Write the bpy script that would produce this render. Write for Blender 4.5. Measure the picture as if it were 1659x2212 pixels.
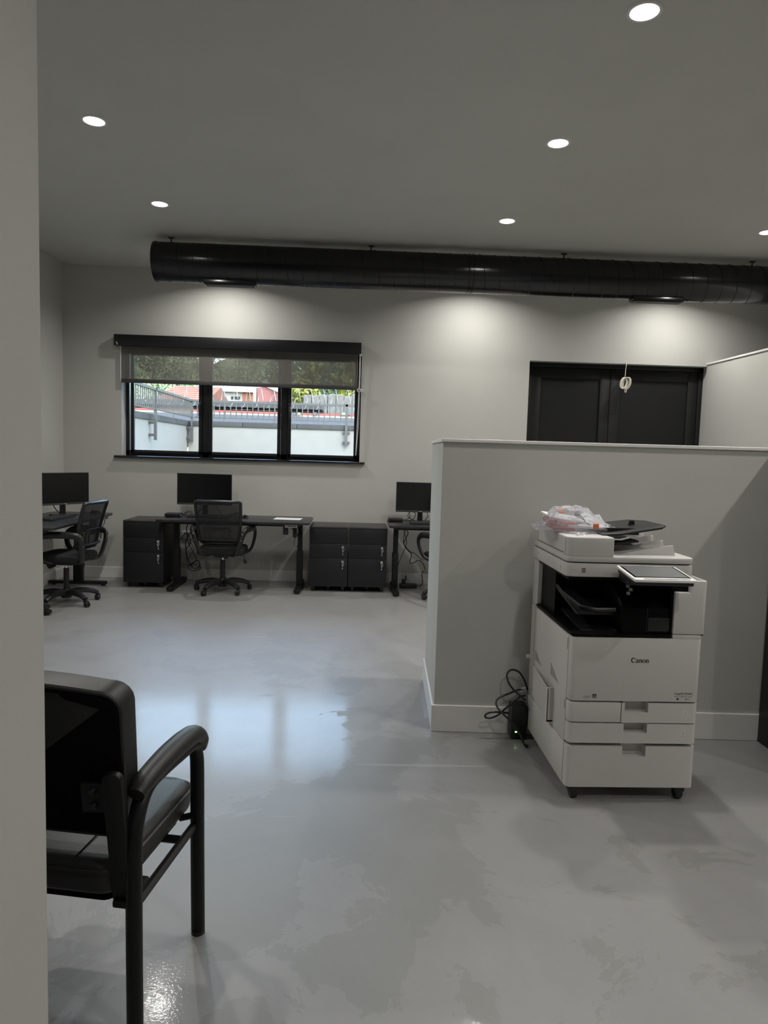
import bpy, bmesh, math, random
from mathutils import Vector, Matrix
random.seed(7)
scene = bpy.context.scene
for o in list(bpy.data.objects): bpy.data.objects.remove(o)
COL = scene.collection
PI = math.pi

# ------------------------------------------------------------------ camera
F_PX, CX, CY, CAM_H = 1528.0, 829.5, 1106.0, 1.5
down = Vector((303-CX, 19300-CY, F_PX)).normalized()
fwd = Vector((768-CX, 976-CY, F_PX)); fwd = (fwd - fwd.dot(down)*down).normalized()
rgt = down.cross(fwd)
# rows: world axes seen from the camera (x right, y down, z forward)
RW = Matrix((rgt, fwd, -down))
cam = bpy.data.cameras.new('camera')
cam_o = bpy.data.objects.new('camera', cam); COL.objects.link(cam_o)
cam.sensor_fit = 'VERTICAL'; cam.sensor_height = 36.0; cam.sensor_width = 27.0
cam.lens = F_PX/2212*36.0
cam.clip_start = 0.05; cam.clip_end = 500
cx_, cy_, cz_ = RW@Vector((1,0,0)), RW@Vector((0,-1,0)), RW@Vector((0,0,-1))
M = Matrix((cx_, cy_, cz_)).transposed().to_4x4(); M.translation = (0,0,CAM_H)
cam_o.matrix_world = M
scene.camera = cam_o
def on(px, py, axis, val):
    """point where the photograph's pixel meets the plane axis=val"""
    d = RW@Vector((px-CX, py-CY, F_PX)); o = Vector((0,0,CAM_H))
    return o + d*((val-o[axis])/d[axis])

# ------------------------------------------------------------------ world, sun, exposure
LAMP_W = 17.0
w = bpy.data.worlds.new('world'); scene.world = w; w.use_nodes = True
nt = w.node_tree; nt.nodes.clear()
sky = nt.nodes.new('ShaderNodeTexSky'); sky.sky_type = 'NISHITA'; sky.sun_disc = False
sky.sun_elevation = math.radians(48); sky.sun_rotation = math.radians(155); sky.air_density = 1.4; sky.dust_density = 1.2
bg = nt.nodes.new('ShaderNodeBackground'); bg.inputs[1].default_value = 2.3
wo = nt.nodes.new('ShaderNodeOutputWorld')
nt.links.new(sky.outputs[0], bg.inputs[0]); nt.links.new(bg.outputs[0], wo.inputs[0])
sun = bpy.data.lights.new('sun', 'SUN'); sun.energy = 0.35; sun.angle = math.radians(0.6); sun.color = (1, .95, .86)
sun_o = bpy.data.objects.new('sun', sun); COL.objects.link(sun_o)
sun_o.location = (4, -6, 14)
sun_o.rotation_euler = Vector((-0.35, 0.75, -0.85)).to_track_quat('-Z', 'Y').to_euler()
vs = scene.view_settings
vs.view_transform = 'Standard'; vs.look = 'None'; vs.gamma = 1.0; vs.use_curve_mapping = False
vs.exposure = 0.0

# ------------------------------------------------------------------ materials
def new_mat(name):
    m = bpy.data.materials.new(name); m.use_nodes = True
    return m, m.node_tree, m.node_tree.nodes['Principled BSDF']
def mat(name, col, rough=.5, metal=0, var=.05, vscale=6, bump=0, bscale=120, spec=.5, coat=0, emit=None, estr=0):
    m, t, p = new_mat(name)
    p.inputs['Roughness'].default_value = rough; p.inputs['Metallic'].default_value = metal
    p.inputs['Specular IOR Level'].default_value = spec
    p.inputs['Coat Weight'].default_value = coat
    tc = t.nodes.new('ShaderNodeTexCoord')
    n = t.nodes.new('ShaderNodeTexNoise'); n.inputs['Scale'].default_value = vscale; n.inputs['Detail'].default_value = 4
    t.links.new(tc.outputs['Object'], n.inputs['Vector'])
    r = t.nodes.new('ShaderNodeValToRGB')
    r.color_ramp.elements[0].position = .3; r.color_ramp.elements[1].position = .7
    r.color_ramp.elements[0].color = tuple(c*(1-var) for c in col)+(1,)
    r.color_ramp.elements[1].color = tuple(min(1, c*(1+var)) for c in col)+(1,)
    t.links.new(n.outputs['Fac'], r.inputs['Fac']); t.links.new(r.outputs['Color'], p.inputs['Base Color'])
    if bump:
        n2 = t.nodes.new('ShaderNodeTexNoise'); n2.inputs['Scale'].default_value = bscale; n2.inputs['Detail'].default_value = 3
        t.links.new(tc.outputs['Object'], n2.inputs['Vector'])
        b = t.nodes.new('ShaderNodeBump'); b.inputs['Strength'].default_value = bump; b.inputs['Distance'].default_value = .002
        t.links.new(n2.outputs['Fac'], b.inputs['Height']); t.links.new(b.outputs['Normal'], p.inputs['Normal'])
    if emit:
        p.inputs['Emission Color'].default_value = emit+(1,); p.inputs['Emission Strength'].default_value = estr
    return m
def mesh_cloth(name, col, open_, scale):
    """woven cloth with tiny holes: partly transparent"""
    m, t, p = new_mat(name)
    p.inputs['Base Color'].default_value = col+(1,); p.inputs['Roughness'].default_value = .8
    tr = t.nodes.new('ShaderNodeBsdfTransparent'); mx = t.nodes.new('ShaderNodeMixShader')
    tc = t.nodes.new('ShaderNodeTexCoord')
    n = t.nodes.new('ShaderNodeTexNoise'); n.inputs['Scale'].default_value = scale; n.inputs['Detail'].default_value = 2
    mp = t.nodes.new('ShaderNodeMapping'); mp.inputs['Scale'].default_value = (1, 1, .06)
    t.links.new(tc.outputs['Object'], mp.inputs['Vector']); t.links.new(mp.outputs['Vector'], n.inputs['Vector'])
    mr = t.nodes.new('ShaderNodeMapRange'); mr.inputs['From Min'].default_value = .3; mr.inputs['From Max'].default_value = .7
    mr.inputs['To Min'].default_value = open_*.8; mr.inputs['To Max'].default_value = open_*1.2
    t.links.new(n.outputs['Fac'], mr.inputs['Value']); t.links.new(mr.outputs[0], mx.inputs[0])
    t.links.new(p.outputs[0], mx.inputs[1]); t.links.new(tr.outputs[0], mx.inputs[2])
    t.links.new(mx.outputs[0], t.nodes['Material Output'].inputs['Surface'])
    return m
def film(name, tint, base, bump=0, bscale=30, ior=1.45, rough=.03, gloss=1.0):
    """thin clear sheet: see-through with a fresnel reflection"""
    m, t, p = new_mat(name); t.nodes.remove(p)
    tr = t.nodes.new('ShaderNodeBsdfTransparent'); tr.inputs[0].default_value = tint+(1,)
    gl = t.nodes.new('ShaderNodeBsdfGlossy'); gl.inputs['Roughness'].default_value = rough
    gl.inputs['Color'].default_value = (gloss, gloss, gloss, 1)
    fr = t.nodes.new('ShaderNodeFresnel'); fr.inputs['IOR'].default_value = ior
    ad = t.nodes.new('ShaderNodeMath'); ad.operation = 'ADD'; ad.inputs[1].default_value = base; ad.use_clamp = True
    mx = t.nodes.new('ShaderNodeMixShader')
    t.links.new(fr.outputs[0], ad.inputs[0]); t.links.new(ad.outputs[0], mx.inputs[0])
    t.links.new(tr.outputs[0], mx.inputs[1]); t.links.new(gl.outputs[0], mx.inputs[2])
    t.links.new(mx.outputs[0], t.nodes['Material Output'].inputs['Surface'])
    if bump:
        tc = t.nodes.new('ShaderNodeTexCoord'); n = t.nodes.new('ShaderNodeTexNoise'); n.inputs['Scale'].default_value = bscale
        n.inputs['Detail'].default_value = 4
        b = t.nodes.new('ShaderNodeBump'); b.inputs['Strength'].default_value = bump; b.inputs['Distance'].default_value = .02
        t.links.new(tc.outputs['Object'], n.inputs['Vector']); t.links.new(n.outputs['Fac'], b.inputs['Height'])
        t.links.new(b.outputs['Normal'], gl.inputs['Normal']); t.links.new(b.outputs['Normal'], fr.inputs['Normal'])
    return m
def milky(m, amount, col):
    t = m.node_tree; out = t.nodes['Material Output']; src = out.inputs['Surface'].links[0].from_socket
    d = t.nodes.new('ShaderNodeBsdfDiffuse'); d.inputs[0].default_value = col+(1,)
    tl = t.nodes.new('ShaderNodeBsdfTranslucent'); tl.inputs[0].default_value = col+(1,)
    a = t.nodes.new('ShaderNodeMixShader'); a.inputs[0].default_value = .5
    x = t.nodes.new('ShaderNodeMixShader'); x.inputs[0].default_value = amount
    t.links.new(d.outputs[0], a.inputs[1]); t.links.new(tl.outputs[0], a.inputs[2])
    t.links.new(src, x.inputs[1]); t.links.new(a.outputs[0], x.inputs[2]); t.links.new(x.outputs[0], out.inputs['Surface'])
    return m
def floor_mat():
    m, t, p = new_mat('epoxy floor'); L = t.links.new
    N = lambda k: t.nodes.new(k)
    tc = N('ShaderNodeTexCoord')
    def noise(scale, detail=4, dist=0, rough=.55, vec=None):
        n = N('ShaderNodeTexNoise'); n.inputs['Scale'].default_value = scale; n.inputs['Detail'].default_value = detail
        n.inputs['Distortion'].default_value = dist; n.inputs['Roughness'].default_value = rough
        L(vec or tc.outputs['Object'], n.inputs['Vector']); return n
    def ramp(src, a, b, ca, cb):
        r = N('ShaderNodeMapRange'); r.inputs['From Min'].default_value = a; r.inputs['From Max'].default_value = b
        r.inputs['To Min'].default_value = ca; r.inputs['To Max'].default_value = cb; L(src, r.inputs['Value']); return r.outputs[0]
    big = noise(2.4, 10, .5, .66)
    # dull skin left on the finish: patches gathered in a few places
    geo = N('ShaderNodeNewGeometry')
    def spot(x, y, r, a):
        v = N('ShaderNodeVectorMath'); v.operation = 'DISTANCE'; L(geo.outputs['Position'], v.inputs[0]); v.inputs[1].default_value = (x, y, 0)
        return ramp(v.outputs['Value'], 0, r, a, 0)
    tot = big.outputs['Fac']
    for q in ((.05, 2.62, .75, .20), (-.45, 2.75, .45, .13), (-.50, 2.35, .45, .13), (-.38, 4.75, .42, .17), (.15, 4.6, .45, .10), (.22, 3.7, .5, .13), (-.75, 2.1, .5, .12), (-1.0, 3.75, .85, -.16), (-.45, 3.75, .6, -.14), (.1, 2.0, .6, .08)):
        m_ = N('ShaderNodeMath'); m_.operation = 'ADD'; L(tot, m_.inputs[0]); L(spot(*q), m_.inputs[1]); tot = m_.outputs[0]
    wet = ramp(tot, .562, .570, 0, 1)
    fine = noise(2.2, 8, .8, .7)
    base = N('ShaderNodeMix'); base.data_type = 'RGBA'
    base.inputs['A'].default_value = (.235, .231, .230, 1); base.inputs['B'].default_value = (.262, .258, .257, 1)
    L(ramp(fine.outputs['Fac'], .35, .65, 0, 1), base.inputs['Factor'])
    # dried film: slightly darker patches
    pm = N('ShaderNodeMix'); pm.data_type = 'RGBA'; pm.blend_type = 'MULTIPLY'
    pm.inputs['B'].default_value = (.84, .84, .82, 1)
    L(wet, pm.inputs['Factor']); L(base.outputs['Result'], pm.inputs['A'])
    # scratches
    mp = N('ShaderNodeMapping'); mp.inputs['Rotation'].default_value = (0, 0, .5); mp.inputs['Scale'].default_value = (.5, 14, 1)
    L(tc.outputs['Object'], mp.inputs['Vector'])
    sc = noise(1.3, 2, .2, .5, mp.outputs['Vector'])
    sm = N('ShaderNodeMix'); sm.data_type = 'RGBA'; sm.inputs['B'].default_value = (.42, .41, .4, 1)
    L(ramp(sc.outputs['Fac'], .735, .75, 0, .4), sm.inputs['Factor']); L(pm.outputs['Result'], sm.inputs['A'])
    L(sm.outputs['Result'], p.inputs['Base Color'])
    p.inputs['Roughness'].default_value = .47
    p.inputs['IOR'].default_value = 1.8
    p.inputs['Coat IOR'].default_value = 1.5
    L(ramp(tot, .562, .570, .26, .03), p.inputs['Coat Weight'])
    L(ramp(tot, .562, .570, .07, .16), p.inputs['Coat Roughness'])
    # orange peel
    op = noise(105, 3, .3, .5)
    op2 = noise(5, 4, .5, .6)
    ad = N('ShaderNodeMath'); ad.operation = 'MULTIPLY_ADD'; ad.inputs[1].default_value = .6
    L(op2.outputs['Fac'], ad.inputs[0]); L(op.outputs['Fac'], ad.inputs[2])
    b = N('ShaderNodeBump'); b.inputs['Strength'].default_value = .34; b.inputs['Distance'].default_value = .0008
    L(ad.outputs[0], b.inputs['Height']); L(b.outputs['Normal'], p.inputs['Normal']); L(b.outputs['Normal'], p.inputs['Coat Normal'])
    return m

MT = {
 'wall': mat('wall paint', (.50, .497, .468), .62, var=.02, vscale=3, bump=.12, bscale=260),
 'ceil': mat('ceiling paint', (.53, .527, .49), .7, var=.02, vscale=2, bump=.1, bscale=200),
 'white': mat('white trim paint', (.72, .71, .69), .35, var=.02),
 'black_metal': mat('black powder coat', (.007, .007, .008), .42, spec=.35, var=.1, bump=.08, bscale=400),
 'cab': mat('charcoal cabinet steel', (0.0120, 0.0128, 0.0150), .45, spec=.35, var=.08, bump=.1, bscale=500),
 'cabtop': mat('dark cabinet top', (.030, .029, .029), .4, var=.1),
 'desk': mat('black desk laminate', (.022, .022, .025), .33, var=.15, vscale=30, bump=.1, bscale=300),
 'plastic': mat('black plastic', (.012, .012, .014), .38, var=.1),
 'plastic_g': mat('glossy black plastic', (.006, .006, .007), .12, var=.1),
 'fabric': mat('black fabric', (.012, .012, .013), .9, var=.2, vscale=80, bump=.4, bscale=700),
 'leather': mat('black vinyl', (.014, .014, .0135), .45, var=.12, vscale=20, bump=.25, bscale=350),
 'leather_d': mat('black backing cloth', (.003, .003, .0035), .85, spec=.08, var=.15, bump=.2, bscale=500),
 'screen': mat('dark screen', (.004, .004, .005), .22, var=.05),
 'screen_lcd': mat('grey touch screen', (.16, .165, .17), .25, var=.03),
 'chrome': mat('chrome', (.75, .75, .75), .18, 1, var=.02),
 'silver': mat('silver plastic', (.35, .35, .36), .35, .3, var=.05),
 'paper': mat('white paper', (.8, .8, .82), .6, var=.02),
 'bay': mat('matt black bay plastic', (.003, .003, .0035), .4, var=.1, spec=.12),
 'print': mat('printer shell', (.60, .585, .565), .42, var=.02, bump=.06, bscale=500),
 'print_d': mat('printer grey plastic', (.30, .295, .285), .5, var=.03),
 'ink': mat('black print', (.01, .01, .01), .5, var=.05),
 'ink_g': mat('grey print', (.16, .16, .155), .5, var=.05),
 'orange': mat('orange tape', (.85, .20, .04), .45, var=.08),
 'red': mat('red packet', (.42, .07, .06), .4, var=.25, vscale=40),
 'pinkred': mat('pale red sleeve', (.55, .25, .23), .4, var=.25, vscale=40),
 'duct': mat('black duct enamel', (0.0060, 0.0060, 0.0078), .22, var=.1, vscale=2, bump=.05, bscale=8),
 'cable': mat('black cable', (.012, .012, .012), .35, var=.1),
 'cable_w': mat('pale cable', (.62, .58, .50), .45, var=.05),
 'cord': mat('bead cord', (.8, .8, .78), .4, var=.03),
 'frame': mat('black window frame', (0.0098, 0.0098, 0.0119), .38, var=.08),
 'door': mat('black door paint', (0.0091, 0.0091, 0.0104), .45, spec=.3, var=.08),
 'blind': mesh_cloth('roller blind screen', (.155, .147, .135), .28, 160),
 'mesh': mesh_cloth('chair mesh', (.010, .010, .012), .15, 200),
 'glass': film('window glass', (.96, .98, .97), .0, ior=1.45, rough=.01),
 'bag': milky(film('clear plastic bag', (.95, .95, .97), .07, bump=.9, bscale=45, ior=1.45, rough=.14, gloss=.95), .16, (.8, .8, .84)),
 'lens': mat('downlight lens', (.9, .9, .9), .4, emit=(1, .98, .94), estr=9),
 'led': mat('green led', (.1, .8, .1), .4, emit=(.35, 1, .2), estr=6),
 'led_b': mat('blue led', (.1, .1, .8), .4, emit=(.2, .25, 1), estr=1.2),
 'sticker': mat('white sticker', (.72, .72, .72), .5, var=.03),
 'teal': mat('green indicator', (.10, .42, .32), .4, var=.05),
 'render': mat('white render dimmed for sky', (0.1285, 0.1223, 0.1078), .85, var=.05, vscale=3, bump=.3, bscale=40),  # this, coping, railing and most outdoor colours are darkened against the bright sky
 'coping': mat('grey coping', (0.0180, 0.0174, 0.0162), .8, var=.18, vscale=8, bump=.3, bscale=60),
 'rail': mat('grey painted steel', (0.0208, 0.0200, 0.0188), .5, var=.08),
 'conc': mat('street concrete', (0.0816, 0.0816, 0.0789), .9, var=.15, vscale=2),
 'dark_fill': mat('dark panes and canopy shade', (0.0196, 0.0202, 0.0212), .9, var=.2, vscale=3),
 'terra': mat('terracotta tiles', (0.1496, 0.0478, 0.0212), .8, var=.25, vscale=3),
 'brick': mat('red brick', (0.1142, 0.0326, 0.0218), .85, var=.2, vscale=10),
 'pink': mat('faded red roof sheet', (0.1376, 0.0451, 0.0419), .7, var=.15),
 'bwhite': mat('white house wall', (.82, .81, .78), .8, var=.04),
 'hwhite': mat('white house wall dimmed for sky', (0.2285, 0.2258, 0.2176), .8, var=.05),  # real white dimmed to offset the bright sky
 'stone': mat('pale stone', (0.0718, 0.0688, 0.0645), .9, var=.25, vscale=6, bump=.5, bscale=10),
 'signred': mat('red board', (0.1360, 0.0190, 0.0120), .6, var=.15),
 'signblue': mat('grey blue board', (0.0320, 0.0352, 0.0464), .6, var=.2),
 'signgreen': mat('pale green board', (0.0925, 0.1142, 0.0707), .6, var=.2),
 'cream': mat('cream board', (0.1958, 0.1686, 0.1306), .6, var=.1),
 'leaf': mat('green leaves', (0.0370, 0.0696, 0.0142), .6, var=.45, vscale=1.5),
 'leaf_y': mat('yellow green leaves', (0.1240, 0.1306, 0.0163), .6, var=.4, vscale=2),
 'bark': mat('grey bark', (.16, .13, .10), .9, var=.3),
 'wire': mat('galvanised wire', (0.2000, 0.2000, 0.2000), .35, .8, var=.05),
 'floor': floor_mat(),
}

# ------------------------------------------------------------------ mesh helpers
def vec(*a): return Vector(a)
class B:
    """collects shapes into one bmesh"""
    def __init__(s): s.bm = bmesh.new(); s.X = Matrix.Identity(4)
    def _add(s, verts, faces):
        vs_ = [s.bm.verts.new(s.X@Vector(v)) for v in verts]
        out = []
        for f in faces:
            try: out.append(s.bm.faces.new([vs_[i] for i in f]))
            except ValueError: pass
        return vs_, out
    def _bevel(s, faces, r, seg=2, edges=None):
        es = edges if edges is not None else list({e for f in faces for e in f.edges})
        bmesh.ops.bevel(s.bm, geom=es, offset=r, segments=seg, profile=.5, affect='EDGES', clamp_overlap=True)
    def box(s, x0, x1, y0, y1, z0, z1, r=0, seg=2):
        v = [(x, y, z) for z in (z0, z1) for y in (y0, y1) for x in (x0, x1)]
        f = [(0,2,3,1), (4,5,7,6), (0,1,5,4), (2,6,7,3), (0,4,6,2), (1,3,7,5)]
        _, fs = s._add(v, f)
        if r: s._bevel(fs, r, seg)
        return s
    def cbox(s, c, d, r=0, seg=2):
        return s.box(c[0]-d[0]/2, c[0]+d[0]/2, c[1]-d[1]/2, c[1]+d[1]/2, c[2]-d[2]/2, c[2]+d[2]/2, r, seg)
    def prism(s, poly, axis, a0, a1, r=0, seg=2):
        """polygon of (u,v) extruded along axis; (u,v) are the other two axes in xyz order"""
        def P(u, v, a):
            q = [u, v]; q.insert(axis, a); return tuple(q)
        n = len(poly)
        v = [P(u, w_, a0) for u, w_ in poly]+[P(u, w_, a1) for u, w_ in poly]
        f = [tuple(range(n))[::-1], tuple(range(n, 2*n))]+[(i, (i+1) % n, n+(i+1) % n, n+i) for i in range(n)]
        _, fs = s._add(v, f)
        bmesh.ops.recalc_face_normals(s.bm, faces=fs)
        if r:
            s._bevel(fs, r, seg, [e for f_ in fs[:2] for e in f_.edges])
        return s
    def cyl(s, a, b, r0, r1=None, seg=16, caps=True):
        r1 = r0 if r1 is None else r1
        return s.tube([a, b], [r0, r1], seg, caps=caps)
    def tube(s, pts, r, seg=8, closed=False, caps=True, flat=None, up=None):
        """sweep; r a number or one per point; flat=(a,b) ellipse factors along side and up"""
        P = [Vector(p) for p in pts]; n = len(P)
        R = r if isinstance(r, (list, tuple)) else [r]*n
        T = []
        for i in range(n):
            if closed: d = P[(i+1) % n]-P[i-1]
            else: d = P[min(i+1, n-1)]-P[max(i-1, 0)]
            T.append(d.normalized() if d.length > 1e-9 else Vector((0,0,1)))
        u0 = Vector(up) if up else (Vector((0,0,1)) if abs(T[0].z) < .9 else Vector((0,1,0)))
        u = (u0-u0.dot(T[0])*T[0]).normalized()
        verts = []; fa, fb = flat or (1, 1)
        for i in range(n):
            u = u-u.dot(T[i])*T[i]
            u = u.normalized() if u.length > 1e-6 else T[i].orthogonal().normalized()
            sd = T[i].cross(u)
            for k in range(seg):
                a = 2*PI*(k+.5)/seg
                verts.append(P[i]+sd*(math.cos(a)*R[i]*fa)+u*(math.sin(a)*R[i]*fb))
        faces = []
        for i in range(n if closed else n-1):
            j = (i+1) % n
            for k in range(seg):
                l = (k+1) % seg
                faces.append((i*seg+k, i*seg+l, j*seg+l, j*seg+k))
        if caps and not closed:
            faces += [tuple(range(seg))[::-1], tuple(range((n-1)*seg, n*seg))]
        s._add(verts, faces); return s
    def lathe(s, prof, seg=24, c=(0,0,0), axis=2):
        verts = []; m = len(prof)
        for k in range(seg):
            a = 2*PI*k/seg
            for r, h in prof:
                p = [math.cos(a)*r, math.sin(a)*r]; p.insert(axis, h)
                verts.append((p[0]+c[0], p[1]+c[1], p[2]+c[2]))
        faces = [(k*m+i, ((k+1) % seg)*m+i, ((k+1) % seg)*m+i+1, k*m+i+1) for k in range(seg) for i in range(m-1)]
        _, fs = s._add(verts, faces)
        bmesh.ops.remove_doubles(s.bm, verts=s.bm.verts[:], dist=1e-6)
        return s
    def quad(s, a, b, c, d):
        s._add([a, b, c, d], [(0, 1, 2, 3)]); return s
def smooth_path(pts, k=6, closed=False):
    P = [Vector(p) for p in pts]; n = len(P); out = []
    for i in range(n if closed else n-1):
        if closed: p0, p1, p2, p3 = P[i-1], P[i], P[(i+1) % n], P[(i+2) % n]
        else: p0, p1, p2, p3 = P[max(i-1, 0)], P[i], P[i+1], P[min(i+2, n-1)]
        for j in range(k):
            t = j/k
            out.append(.5*((2*p1)+(p2-p0)*t+(2*p0-5*p1+4*p2-p3)*t*t+(3*p1-p0-3*p2+p3)*t**3))
    if not closed: out.append(P[-1])
    return out
def interp(vals, k):
    out = []
    for i in range(len(vals)-1):
        out += [vals[i]+(vals[i+1]-vals[i])*j/k for j in range(k)]
    return out+[vals[-1]]
def rrect(x0, x1, y0, y1, r, k=5, rs=None):
    """rounded rectangle outline; rs: radius for each corner (x0y0, x1y0, x1y1, x0y1)"""
    rs = rs or (r, r, r, r); out = []
    for (cx, cy, a0), q in zip(((x0, y0, PI), (x1, y0, 1.5*PI), (x1, y1, 0), (x0, y1, .5*PI)), rs):
        sx = 1 if cx == x0 else -1; sy = 1 if cy == y0 else -1
        if q <= 0: out.append((cx, cy)); continue
        for j in range(k+1):
            a = a0+.5*PI*j/k
            out.append((cx+sx*q+math.cos(a)*q, cy+sy*q+math.sin(a)*q))
    return out
def obj(name, b, m, parent=None, smooth=True, label=None, kind=None):
    bm = b.bm if isinstance(b, B) else b
    bmesh.ops.recalc_face_normals(bm, faces=bm.faces[:])
    me = bpy.data.meshes.new(name); bm.to_mesh(me); bm.free()
    me.materials.append(MT[m] if isinstance(m, str) else m)
    if smooth:
        for p in me.polygons: p.use_smooth = True
        me.set_sharp_from_angle(angle=math.radians(38))
    o = bpy.data.objects.new(name, me); COL.objects.link(o)
    if parent: o.parent = parent
    if label: o['label'] = label
    if kind: o['kind'] = kind
    return o
def tag(o, label, cat, group=None, kind=None):
    o['label'] = label; o['category'] = cat
    if group: o['group'] = group
    if kind: o['kind'] = kind
    return o
def thing(name, label, cat, loc=(0,0,0), rz=0, group=None, kind=None):
    o = bpy.data.objects.new(name, None); COL.objects.link(o)
    o.empty_display_size = .1; o.location = loc; o.rotation_euler = (0, 0, rz)
    return tag(o, label, cat, group, kind)
def dup(root, loc, rz, label, rename=None):
    def cp(o, par):
        c = o.copy(); COL.objects.link(c); c.parent = par
        for ch in [q for q in bpy.data.objects if q.parent == o]: cp(ch, c)
        return c
    r = cp(root, None); r.location = loc; r.rotation_euler = (0, 0, rz); r['label'] = label
    return r
def text_mesh(name, txt, size, loc, parent, m='ink', align='LEFT', bold=0, rot=(PI/2, 0, 0), space=1.0):
    cu = bpy.data.curves.new(name, 'FONT'); cu.body = txt; cu.size = size; cu.align_x = align; cu.offset = bold
    cu.space_character = space
    t = bpy.data.objects.new(name+'_c', cu); COL.objects.link(t)
    dg = bpy.context.evaluated_depsgraph_get(); dg.update()
    me = bpy.data.meshes.new_from_object(t.evaluated_get(dg))
    bpy.data.objects.remove(t); me.name = name
    me.materials.clear(); me.materials.append(MT[m])
    o = bpy.data.objects.new(name, me); COL.objects.link(o); o.parent = parent; o.location = loc; o.rotation_euler = rot
    return o

# ================================================================== the room
YB, XL, ZC = 8.05, -3.25, 3.45          # back wall, left wall, ceiling
XR, YF = 5.6, -2.6
FGX, FGY = -0.607, 1.40                 # end of the near wall
WX0, WX1, WZ0, WZ1 = -2.612, .045, 1.385, 2.60      # window opening
DX0, DX1, DZ = 1.945, 4.01, 2.585                   # black double door opening
TH = .26
def struct(name, b, m, label, cat, parent=None):
    o = obj(name, b, m, parent, smooth=False)
    if parent is None: tag(o, label, cat, kind='structure')
    return o
struct('floor', B().box(XL-.3, XR+.3, YF-.3, YB+TH, -.12, 0), 'floor', 'glossy grey epoxy floor with dull patches and scratches', 'floor')
struct('ceiling', B().box(XL-.3, XR+.3, YF-.3, YB+TH, ZC, ZC+.15), 'ceil', 'plain grey-green painted ceiling with downlights', 'ceiling')
b = B()
b.box(XL-.2, WX0, YB, YB+TH, 0, ZC).box(WX0, WX1, YB, YB+TH, 0, WZ0).box(WX0, WX1, YB, YB+TH, WZ1, ZC)
b.box(WX1, DX0, YB, YB+TH, 0, ZC).box(DX0, DX1, YB, YB+TH, DZ, ZC).box(DX1, XR+.2, YB, YB+TH, 0, ZC)
struct('wall_back', b, 'wall', 'far grey-green wall holding the wide window and black double door', 'wall')
struct('wall_left', B().box(XL-.2, XL, YF, YB, 0, ZC), 'wall', 'side wall behind the desk at the far left', 'wall')
struct('wall_right', B().box(XR, XR+.2, YF, YB, 0, ZC), 'wall', 'side wall to the right, out of view', 'wall')
struct('wall_front', B().box(XL-.2, XR+.2, YF-.2, YF, 0, ZC), 'wall', 'wall behind the viewer', 'wall')
struct('wall_near', B().box(FGX-.14, FGX, YF, FGY, 0, ZC), 'wall', 'near wall edge along the left side of the picture, beside the guest chair', 'wall')
struct('wall_tall', B().box(DX1-.02, DX1+.11, 4.9, YB, 0, 2.6), 'wall', 'tall half wall running from the back wall beside the black door', 'wall')
struct('trim_1', B().box(DX1-.03, DX1+.12, 4.89, YB, 2.6, 2.622, .003), 'white', 'white cap strip on top of the tall half wall', 'trim')

# partition behind the copier: slightly out of square
PA, PB = vec(.46, 3.724), vec(2.36, 3.640)
PANG = math.atan2(PB.y-PA.y, PB.x-PA.x); PLEN = (PB-PA).length
def part_struct(name, b, m, label, cat):
    o = struct(name, b, m, label, cat); o.location = (PA.x, PA.y, 0); o.rotation_euler = (0, 0, PANG); return o
part_struct('wall_partition', B().box(0, PLEN, 0, .12, 0, 1.565), 'wall', 'low grey partition wall behind the copier', 'wall')
part_struct('wall_return', B().box(0, .12, .12, .86, 0, 1.565), 'wall', 'short return of the low partition, lit end face beside the far desks', 'wall')
part_struct('trim_2', B().box(-.008, PLEN, -.008, .128, 1.565, 1.583, .003), 'white', 'white cap strip along the top of the low partition', 'trim')
part_struct('trim_3', B().box(-.008, .128, .128, .868, 1.565, 1.583, .003), 'white', 'white cap strip on the short return of the partition', 'trim')
part_struct('baseboard_partition', B().box(-.014, PLEN, -.014, 0, 0, .148, .004), 'white', 'white baseboard along the front of the low partition', 'baseboard')
part_struct('baseboard_return', B().box(-.014, 0, 0, .86, 0, .148, .004), 'white', 'white baseboard along the short return of the partition', 'baseboard')
struct('baseboard_back', B().box(XL, DX0, YB-.014, YB, 0, .125, .004), 'white', 'white baseboard along the back wall under the desks', 'baseboard')
struct('baseboard_left', B().box(XL, XL+.014, FGY, YB-.014, 0, .125, .004), 'white', 'white baseboard along the far left wall', 'baseboard')

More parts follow.
